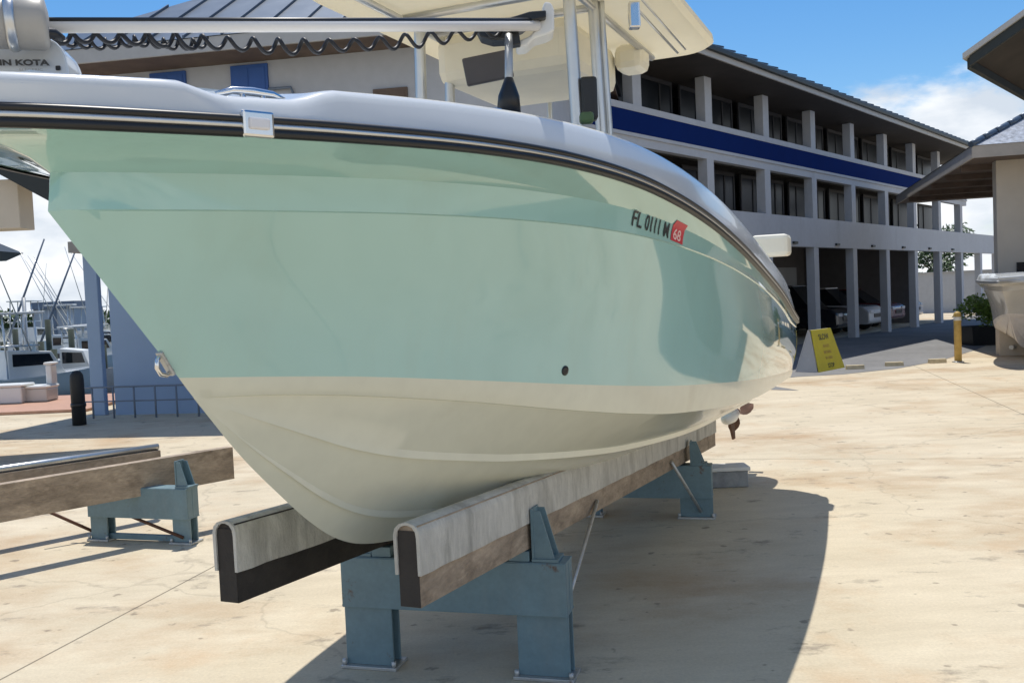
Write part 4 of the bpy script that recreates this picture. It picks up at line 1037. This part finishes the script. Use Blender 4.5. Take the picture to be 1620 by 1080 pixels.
m_ = MB(); m_.lathe([(.075, 0), (.075, 1.02), (.068, 1.06), (.03, 1.09), (.002, 1.095)], bo_, n=18); m_.make('bollard_post', M['bollard'], bl)
m_ = MB(); m_.lathe([(.12, .0), (.12, .02), (.08, .03)], bo_, n=18); m_.make('base_plate', M['galv'], bl)
m_ = MB(); m_.lathe([(.077, .90), (.079, .905), (.079, .97), (.077, .975)], bo_, n=18); m_.make('reflective_band', M['offwhite'], bl)

sl_, sr_ = atz(1277, 589), atz(1318, 581)
so = (sl_ + sr_) / 2
sg = thing('folding_sign', so, 'yellow folding A-frame warning sign standing on the concrete', 'sign')
sx_ = (sr_ - sl_); sx_.z = 0; wv = sx_.length; sx_.normalize(); sy_ = Vector((-sx_.y, sx_.x, 0)); 
HS = .86
def sp(a, b, h): return Vector((so.x, so.y, 0)) + sx_ * a + sy_ * b + Vector((0, 0, h))
def panel(m, sgn, name):
    b = MB(); w0_, w1_ = wv / 2, wv / 2 * .74
    b.prism([sp(-w0_, sgn * .24, 0.003), sp(w0_, sgn * .24, 0.003), sp(w1_, sgn * .02, HS), sp(-w1_, sgn * .02, HS)], sy_ * (.025 * (1 if sgn > 0 else -1)), bev=.006); return b.make(name, m, sg)
fp = panel(M['yellow'], -1, 'front_panel'); panel(M['sandw'], 1, 'rear_panel')
m_ = MB(); m_.prism([sp(-wv / 2 - .03, -.22, 0.003), sp(-wv / 2 - .01, -.22, .003), sp(-wv / 2 * .74 - .01, 0, HS - .02), sp(-wv / 2 * .74 - .03, 0, HS - .02)], sy_ * .02)
m_.prism([sp(-wv / 2 - .005, -.23, 0.003), sp(-wv / 2 - .005, .23, .003), sp(-wv / 2 * .74 - .005, .015, HS - .03), sp(-wv / 2 * .74 - .005, -.015, HS - .03)], sx_ * -.012); m_.make('side_gusset', M['sandw'], sg)
nrm = ((sp(1, -.24, 0) - sp(-1, -.24, 0)).cross(sp(0, -.02, HS) - sp(0, -.24, 0))).normalized()
upv = (sp(0, -.02, HS) - sp(0, -.24, 0)).normalized()
if nrm.dot(-sy_) < 0: nrm = -nrm
def sign_text(txt, up, size, m):
    b = text_mesh(txt, size, .001, .0012, 'CENTER'); o = sp(0, -.24, 0) + upv * up + nrm * .029
    b.transform(oriented(o, sx_, upv, nrm)); x = MB(); x.b.free(); x.b = b; x.make('sign_lettering', m, fp)
sign_text('SLOW', .66, .17, M['ink']); sign_text('BOATS', .49, .09, M['bollard']); sign_text('MOVING', .36, .09, M['bollard']); sign_text('IN YARD', .24, .085, M['bollard']); sign_text('STOP', .06, .13, M['ink'])
for i, (x, y, lab) in enumerate(((1352, 584, 'pale concrete wheel stop nearest the folding yellow sign'), (1414, 579, 'pale concrete wheel stop, the middle one of three'), (1482, 574, 'pale concrete wheel stop nearest the yellow bollard'))):
    q = atz(x, y); st_ = MB(); dx = Vector((.95, -.05, 0)).normalized(); dy = Vector((-dx.y, dx.x, 0))
    st_.prism([q - dx * .17 + dy * s_ + Vector((0, 0, z)) for s_, z in ((-.07, .001), (.07, .001), (.045, .09), (-.045, .09))], dx * .36, bev=.008)
    o = st_.make('wheel_stop', M['stop']); tag(o, lab, 'wheel stop', 'concrete wheel stops along the yard')
# small metal drain frame on the concrete right of the shadow
q = atz(1325, 893); o_ = atz(1325, 868)
m_ = MB()

# ------------------------------------------------------------------ beyond: trees, low wall on the right
def tree(loc, h, r, label, m, seed, group=None):
    rnd = random.Random(seed); o = thing('leafy_tree', loc, label, 'tree', group)
    t = MB(); t.tube([loc, loc + Vector((.1, 0, h * .3)), loc + Vector((0, .1, h * .6))], [h * .035, h * .026, h * .015], 10)
    for k in range(6):
        a = rnd.uniform(0, 6.28); s = loc + Vector((0, 0, h * (.35 + .05 * k))); t.tube([s, s + Vector((math.cos(a) * r * .6, math.sin(a) * r * .6, h * .22))], [h * .012, h * .004], 6)
    t.make('trunk', M['bark'], o)
    c = MB()
    for _ in range(26):
        v = Vector((rnd.gauss(0, .45), rnd.gauss(0, .45), rnd.gauss(0, .35))); leaves(c, loc + Vector((v.x * r, v.y * r, h * .72 + v.z * r)), r * .36, r * .36, r * .28, 90, r * .075, rnd, .2)
    c.make('crown', m, o); return o
q = fw(24, -4, 0); tree(q, 4.6, 1.9, 'green tree seen past the open end of the gallery building', M['leaf2'], 4)
q = fw(32, 1, 0); tree(q, 5.0, 2.2, 'farther green tree partly hidden by the beige pavilion', M['leaf2'], 9)
wl_ = MB(); 
for i in range(1): wl_.prism([fw(22, -14, 0), fw(22, 7, 0), fw(22.2, 7, 0), fw(22.2, -14, 0)], Vector((0, 0, 2.1)))
lw_ = thing('garden_wall', fw(22, 0, 0), 'plain grey wall beyond the end of the gallery building', 'wall')
wl_.make('wall_panel', M['wall'], lw_)
m_ = MB(); m_.prism([fw(21.94, -14.1, 2.101), fw(21.94, 7.1, 2.101), fw(22.26, 7.1, 2.101), fw(22.26, -14.1, 2.101)], Vector((0, 0, .09))); m_.make('wall_coping', M['fascia'], lw_)

# ------------------------------------------------------------------ marina on the left
dk = MB(); d0 = atz(0, 672); 
dk.box((-30, 17.9, .004), (-8.1, 21.2, .06), bev=.01)
tag(dk.make('boardwalk', M['deckwood']), kind='structure')
def small_boat(name, label, c, ang, L_, Bm, fb, m, cab=1, tower=0, seed=0):
    o = thing(name, c, label, 'boat', 'boats moored in the marina')
    a = Vector((math.cos(R(ang)), math.sin(R(ang)), 0)); p = Vector((-a.y, a.x, 0))
    def w(t, s, h): return c + a * t + p * s + Vector((0, 0, h))
    h_ = MB(); rows = []
    ts = [i / 12 for i in range(13)]
    for (f, hh) in ((.0, -.25), (.75, 0), (.9, fb * .6), (1.0, fb)):
        for sgn in (1,):
            r_ = []
            for t in ts:
                b = Bm / 2 * (1 - max(0, (t - .35) / .65) ** 2.2) * f; r_.append((t * L_ - (1 - f) * .12 * L_ * max(0, t - .6), b, hh + fb * .35 * max(0, t - .4) * (hh / fb if hh > 0 else 0)))
            rows.append(r_)
    for sgn in (1, -1): h_.grid([[w(t, b * sgn, h) for t, b, h in r_] for r_ in rows])
    h_.grid([[w(t, -b, h - .05) for t, b, h in rows[-1]], [w(t, b, h - .05) for t, b, h in rows[-1]]], smooth=False)
    h_.grid([[w(t, b * s_, h) for t, b, h in (r_[0] for r_ in rows)] for s_ in (-1, 1)], smooth=False)
    h_.make('hull', m, o, merge=.002, recalc=True)
    mx = Matrix(((a.x, p.x, 0, c.x), (a.y, p.y, 0, c.y), (0, 0, 1, c.z), (0, 0, 0, 1)))
    if cab:
        cb_ = MB(); cb_.prism([w(L_ * .3, -Bm * .32, fb - .05), w(L_ * .68, -Bm * .32, fb - .0), w(L_ * .58, -Bm * .32, fb + .75), w(L_ * .3, -Bm * .32, fb + .85)], p * Bm * .64, bev=.03); ca = cb_.make('cabin', M['offwhite'], o)
        gl = MB(); gl.prism([w(L_ * .33, -Bm * .325, fb + .35), w(L_ * .60, -Bm * .325, fb + .35), w(L_ * .565, -Bm * .325, fb + .68), w(L_ * .33, -Bm * .325, fb + .72)], p * Bm * .65); gl.make('cabin_window', M['glass'], ca)
    if tower:
        tw = MB()
        for t in (.3, .5):
            for s_ in (-.3, .3): tw.tube([w(L_ * t, Bm * s_, fb), w(L_ * t * .98, Bm * s_ * .8, fb + tower)], .03, 6)
        for s_ in (-.28, .28): tw.tube([w(L_ * .29, Bm * s_, fb + tower * .5), w(L_ * .51, Bm * s_, fb + tower * .5)], .025, 6)
        for t in (.3, .5): tw.tube([w(L_ * t, -Bm * .3, fb + tower * .5), w(L_ * t, Bm * .3, fb + tower * .5)], .025, 6)
        tw.make('tower_frame', M['alu'], o)
        tt_ = MB(); tt_.box((L_ * .26, -Bm * .3, fb + tower), (L_ * .56, Bm * .3, fb + tower + .07), mx, bev=.02); tt_.make('tower_top', M['offwhite'], o)
        for s_ in (-.32, .32):
            ou = MB(); ou.tube([w(L_ * .45, Bm * s_, fb + .8), w(L_ * .1, Bm * s_ * 2.6, fb + 4.6)], [.025, .01], 6); ou.make('outrigger', M['alu'], o)
    return o
WZ = -.75
def wat(px, py): return atz(px, py, WZ)
small_boat('moored_boat', 'white sportfishing boat with a tall aluminium tower at the left edge', wat(-75, 650), 50, 4.6, 1.7, .8, M['white'], 1, 1.9)
small_boat('moored_boat', 'small pinkish white cabin boat close to the boardwalk', wat(-10, 640) + Vector((.2, 2.5, 0)), 8, 2.6, 1.2, .7, M['pinkwhite'], 1, 0)
small_boat('moored_boat', 'white boat moored beside the green pilings with a small tower', wat(62, 602), 60, 5.0, 1.8, .8, M['white'], 1, 1.3)
small_boat('moored_boat', 'dark-hulled boat moored behind the black mooring post', wat(95, 590), 80, 5.5, 2.0, .9, M['cardark'], 1, 1.2)
small_boat('moored_boat', 'white boat seen between the blue pillar and the blue wall', wat(163, 585), 75, 6, 2.2, 1.0, M['white'], 1, 1.7)
small_boat('moored_boat', 'distant white boat with outriggers left of the grey shed', wat(20, 575), 100, 7, 2.4, 1.2, M['offwhite'], 1, 2.4)
small_boat('moored_boat', 'white boat with a low cabin behind the tall thin grey piling', wat(40, 590), 15, 4.2, 1.6, .9, M['offwhite'], 1, 2.2)
small_boat('moored_boat', 'faded pinkish boat bow-on under the rigging poles', wat(22, 610), 120, 3.0, 1.3, .8, M['pinkwhite'], 1, 0)
small_boat('moored_boat', 'grey boat with a tower just left of the blue pillar', wat(118, 583), 95, 6.0, 2.2, 1.0, M['sandw'], 1, 2.0)
for i, (x, y, lab, c_) in enumerate(((18, 637, 'white dock box at the far left of the boardwalk', 'white'), (62, 634, 'grey dock box in the middle of the boardwalk', 'sandw'), (84, 632, 'white power pedestal on the boardwalk next to the black post', 'white'))):
    q = atz(x, y, .06); w__, h__ = ((.36, .34), (.3, .28), (.07, .75))[i]
    d = thing('dock_box' if i < 2 else 'power_pedestal', q, lab, 'dock box' if i < 2 else 'pedestal')
    m_ = MB(); m_.box((-w__, -.25 if i < 2 else -.12, 0.001), (w__, .25 if i < 2 else .12, h__), Matrix.Translation(q), bev=.03); m_.make('box_body', M[c_], d)
    m_ = MB(); m_.box((-w__ - .03, -.28 if i < 2 else -.15, h__ + .001), (w__ + .03, .28 if i < 2 else .15, h__ + .06), Matrix.Translation(q), bev=.03); m_.make('lid' if i < 2 else 'lamp_cap', M['offwhite'], d)
for i, (x, y0, y1, lab) in enumerate(((70, 610, 540, 'greenish mooring piling left of centre in the marina'), (90, 614, 552, 'greenish piling beside the dark-hulled boat'), (48, 618, 470, 'tall thin grey piling left of the shed'), (104, 606, 556, 'short green piling nearest the black post'), (168, 606, 545, 'piling between the blue pillar and wall'), (12, 622, 540, 'dark piling at the left frame edge'), (30, 600, 520, 'piling right of the leftmost one'), (118, 600, 520, 'tall piling right behind the black post'), (82, 596, 505, 'tall piling under the grey shed'))):
    q = wat(x, y0 + 15); tp_ = aty(x, y1, q.y); m_ = MB(); m_.tube([q - Vector((0, 0, .3)), Vector((q.x, q.y, tp_.z))], .10 if i != 2 else .06, 10)
    tag(m_.make('mooring_piling', mat('piling_wood', (.05, .065, .05, 1), .9, var=.3) if i != 2 else M['galv']), lab, 'piling', 'mooring pilings')
sc_ = aty(86, 505, 75)
sh = thing('grey_shed', (sc_.x, 75, WZ), 'flat-roofed grey shed across the marina', 'shed')
xl, xr = aty(53, 500, 75).x, aty(118, 500, 75).x; zt = aty(86, 488, 75).z
m_ = MB(); m_.box((xl, 75, WZ), (xr, 79, zt)); m_.make('wall', M['wallg'], sh)
m_ = MB(); m_.box((xl - .1, 74.8, zt + .001), (xr + .12, 79.2, aty(86, 477, 75).z)); m_.make('roof', M['railpaint'], sh)
m_ = MB(); m_.box((xl + (xr - xl) * .46, 74.93, WZ + 1), (xl + (xr - xl) * .56, 74.998, zt - .02)); m_.make('drain_pipe', M['railpaint'], sh)
for i, (x, y0, x1, y1, lab) in enumerate(((12, 470, 70, 378, 'thin raked rigging pole leaning right, at the far left'), (62, 478, 118, 400, 'thin raked rigging pole in front of the grey shed'))):
    a_ = aty(x, y0 + 70, 38); b_ = aty(x1, y1, 38); m_ = MB(); m_.tube([a_, b_], [.05, .03], 6)
    tag(m_.make('rigging_pole', M['railpaint']), lab, 'pole', 'raked rigging poles in the marina')
# far shore strip with trees, as one mass
fs = MB(); rnd = random.Random(2)
fs.box((-260, 300, WZ), (150, 330, .6))
o = fs.make('far_shore', mat('far_shore_earth', (.10, .12, .07, 1), .9, var=.3, scale=.05)); tag(o, kind='structure')
ft = MB()
for i in range(90):
    x = -250 + i * 4.4; hgt = rnd.uniform(2.0, 5.0)
    leaves(ft, Vector((x, 298, .6 + hgt * .4)), 4, 3, hgt * .6, 60, .9, rnd, .2)
tag(ft.make('far_trees', M['leaf2']), 'distant line of trees along the far shore', 'trees', kind='stuff')

# ------------------------------------------------------------------ sky, sun, camera
w = bpy.data.worlds.new('World'); SC.world = w; w.use_nodes = True
N = w.node_tree.nodes; L = w.node_tree.links; bg = N['Background']
sky = N.new('ShaderNodeTexSky'); sky.sky_type = 'NISHITA'; sky.sun_disc = False; sky.sun_elevation = R(71); sky.sun_rotation = R(-5)
sky.air_density = 1.0; sky.dust_density = .6; sky.ozone_density = 2.0; sky.altitude = 0
tc = N.new('ShaderNodeTexCoord'); mp = N.new('ShaderNodeMapping'); mp.inputs['Scale'].default_value = (1, 1, 2.3); mp.inputs['Location'].default_value = (.35, .2, .12)
L.new(tc.outputs['Generated'], mp.inputs['Vector'])
nz = N.new('ShaderNodeTexNoise'); nz.inputs['Scale'].default_value = 4.2; nz.inputs['Detail'].default_value = 9; nz.inputs['Roughness'].default_value = .58
L.new(mp.outputs['Vector'], nz.inputs['Vector'])
sp_ = N.new('ShaderNodeSeparateXYZ'); L.new(tc.outputs['Generated'], sp_.inputs[0])
el = N.new('ShaderNodeMapRange'); el.inputs[1].default_value = .235; el.inputs[2].default_value = .12; el.inputs[3].default_value = -.13; el.inputs[4].default_value = .17
L.new(sp_.outputs[2], el.inputs[0])
ad = N.new('ShaderNodeMath'); ad.operation = 'ADD'; L.new(nz.outputs['Fac'], ad.inputs[0]); L.new(el.outputs[0], ad.inputs[1])
bk = N.new('ShaderNodeMapRange'); bk.interpolation_type = 'SMOOTHSTEP'; bk.inputs[1].default_value = .05; bk.inputs[2].default_value = -.35; bk.inputs[3].default_value = 0; bk.inputs[4].default_value = .17; L.new(sp_.outputs[1], bk.inputs[0])  # extra white cloud added behind the camera to raise and neutralise the fill
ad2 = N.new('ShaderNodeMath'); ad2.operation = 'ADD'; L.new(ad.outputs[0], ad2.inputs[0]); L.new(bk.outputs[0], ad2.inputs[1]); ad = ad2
cr = N.new('ShaderNodeMapRange'); cr.interpolation_type = 'SMOOTHSTEP'; cr.inputs[1].default_value = .52; cr.inputs[2].default_value = .66; L.new(ad.outputs[0], cr.inputs[0])
nz2 = N.new('ShaderNodeTexNoise'); nz2.inputs['Scale'].default_value = 11; nz2.inputs['Detail'].default_value = 6; L.new(mp.outputs['Vector'], nz2.inputs['Vector'])
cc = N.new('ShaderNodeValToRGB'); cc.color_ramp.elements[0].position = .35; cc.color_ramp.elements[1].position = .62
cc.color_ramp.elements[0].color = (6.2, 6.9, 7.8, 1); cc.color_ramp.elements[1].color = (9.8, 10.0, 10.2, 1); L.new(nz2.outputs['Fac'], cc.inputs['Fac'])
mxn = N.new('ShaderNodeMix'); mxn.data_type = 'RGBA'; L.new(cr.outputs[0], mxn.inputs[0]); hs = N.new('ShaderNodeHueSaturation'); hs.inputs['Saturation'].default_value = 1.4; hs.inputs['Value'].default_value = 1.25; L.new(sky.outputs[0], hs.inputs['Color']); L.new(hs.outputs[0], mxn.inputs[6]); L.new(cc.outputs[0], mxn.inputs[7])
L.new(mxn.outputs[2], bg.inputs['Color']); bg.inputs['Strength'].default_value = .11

sun = bpy.data.lights.new('Sun', 'SUN'); sun.energy = 4.3; sun.angle = R(.5); sun.color = (1, .955, .88)
so_ = bpy.data.objects.new('Sun', sun); COL.objects.link(so_)
so_.rotation_euler = Vector((.03, -.34, -1)).to_track_quat('-Z', 'Y').to_euler()

cam = bpy.data.cameras.new('Camera'); cam.sensor_width = 36; cam.lens = F / 1620 * 36; cam.clip_start = .05; cam.clip_end = 3000
co = bpy.data.objects.new('Camera', cam); COL.objects.link(co); co.location = (0, 0, EYE)
co.rotation_euler = (Matrix.Rotation(R(90) - PIT, 4, 'X') @ Matrix.Rotation(-ROLL, 4, 'Z')).to_euler()
SC.camera = co
SC.view_settings.view_transform = 'Standard'; SC.view_settings.look = 'None'; SC.view_settings.gamma = 1; SC.view_settings.exposure = 0
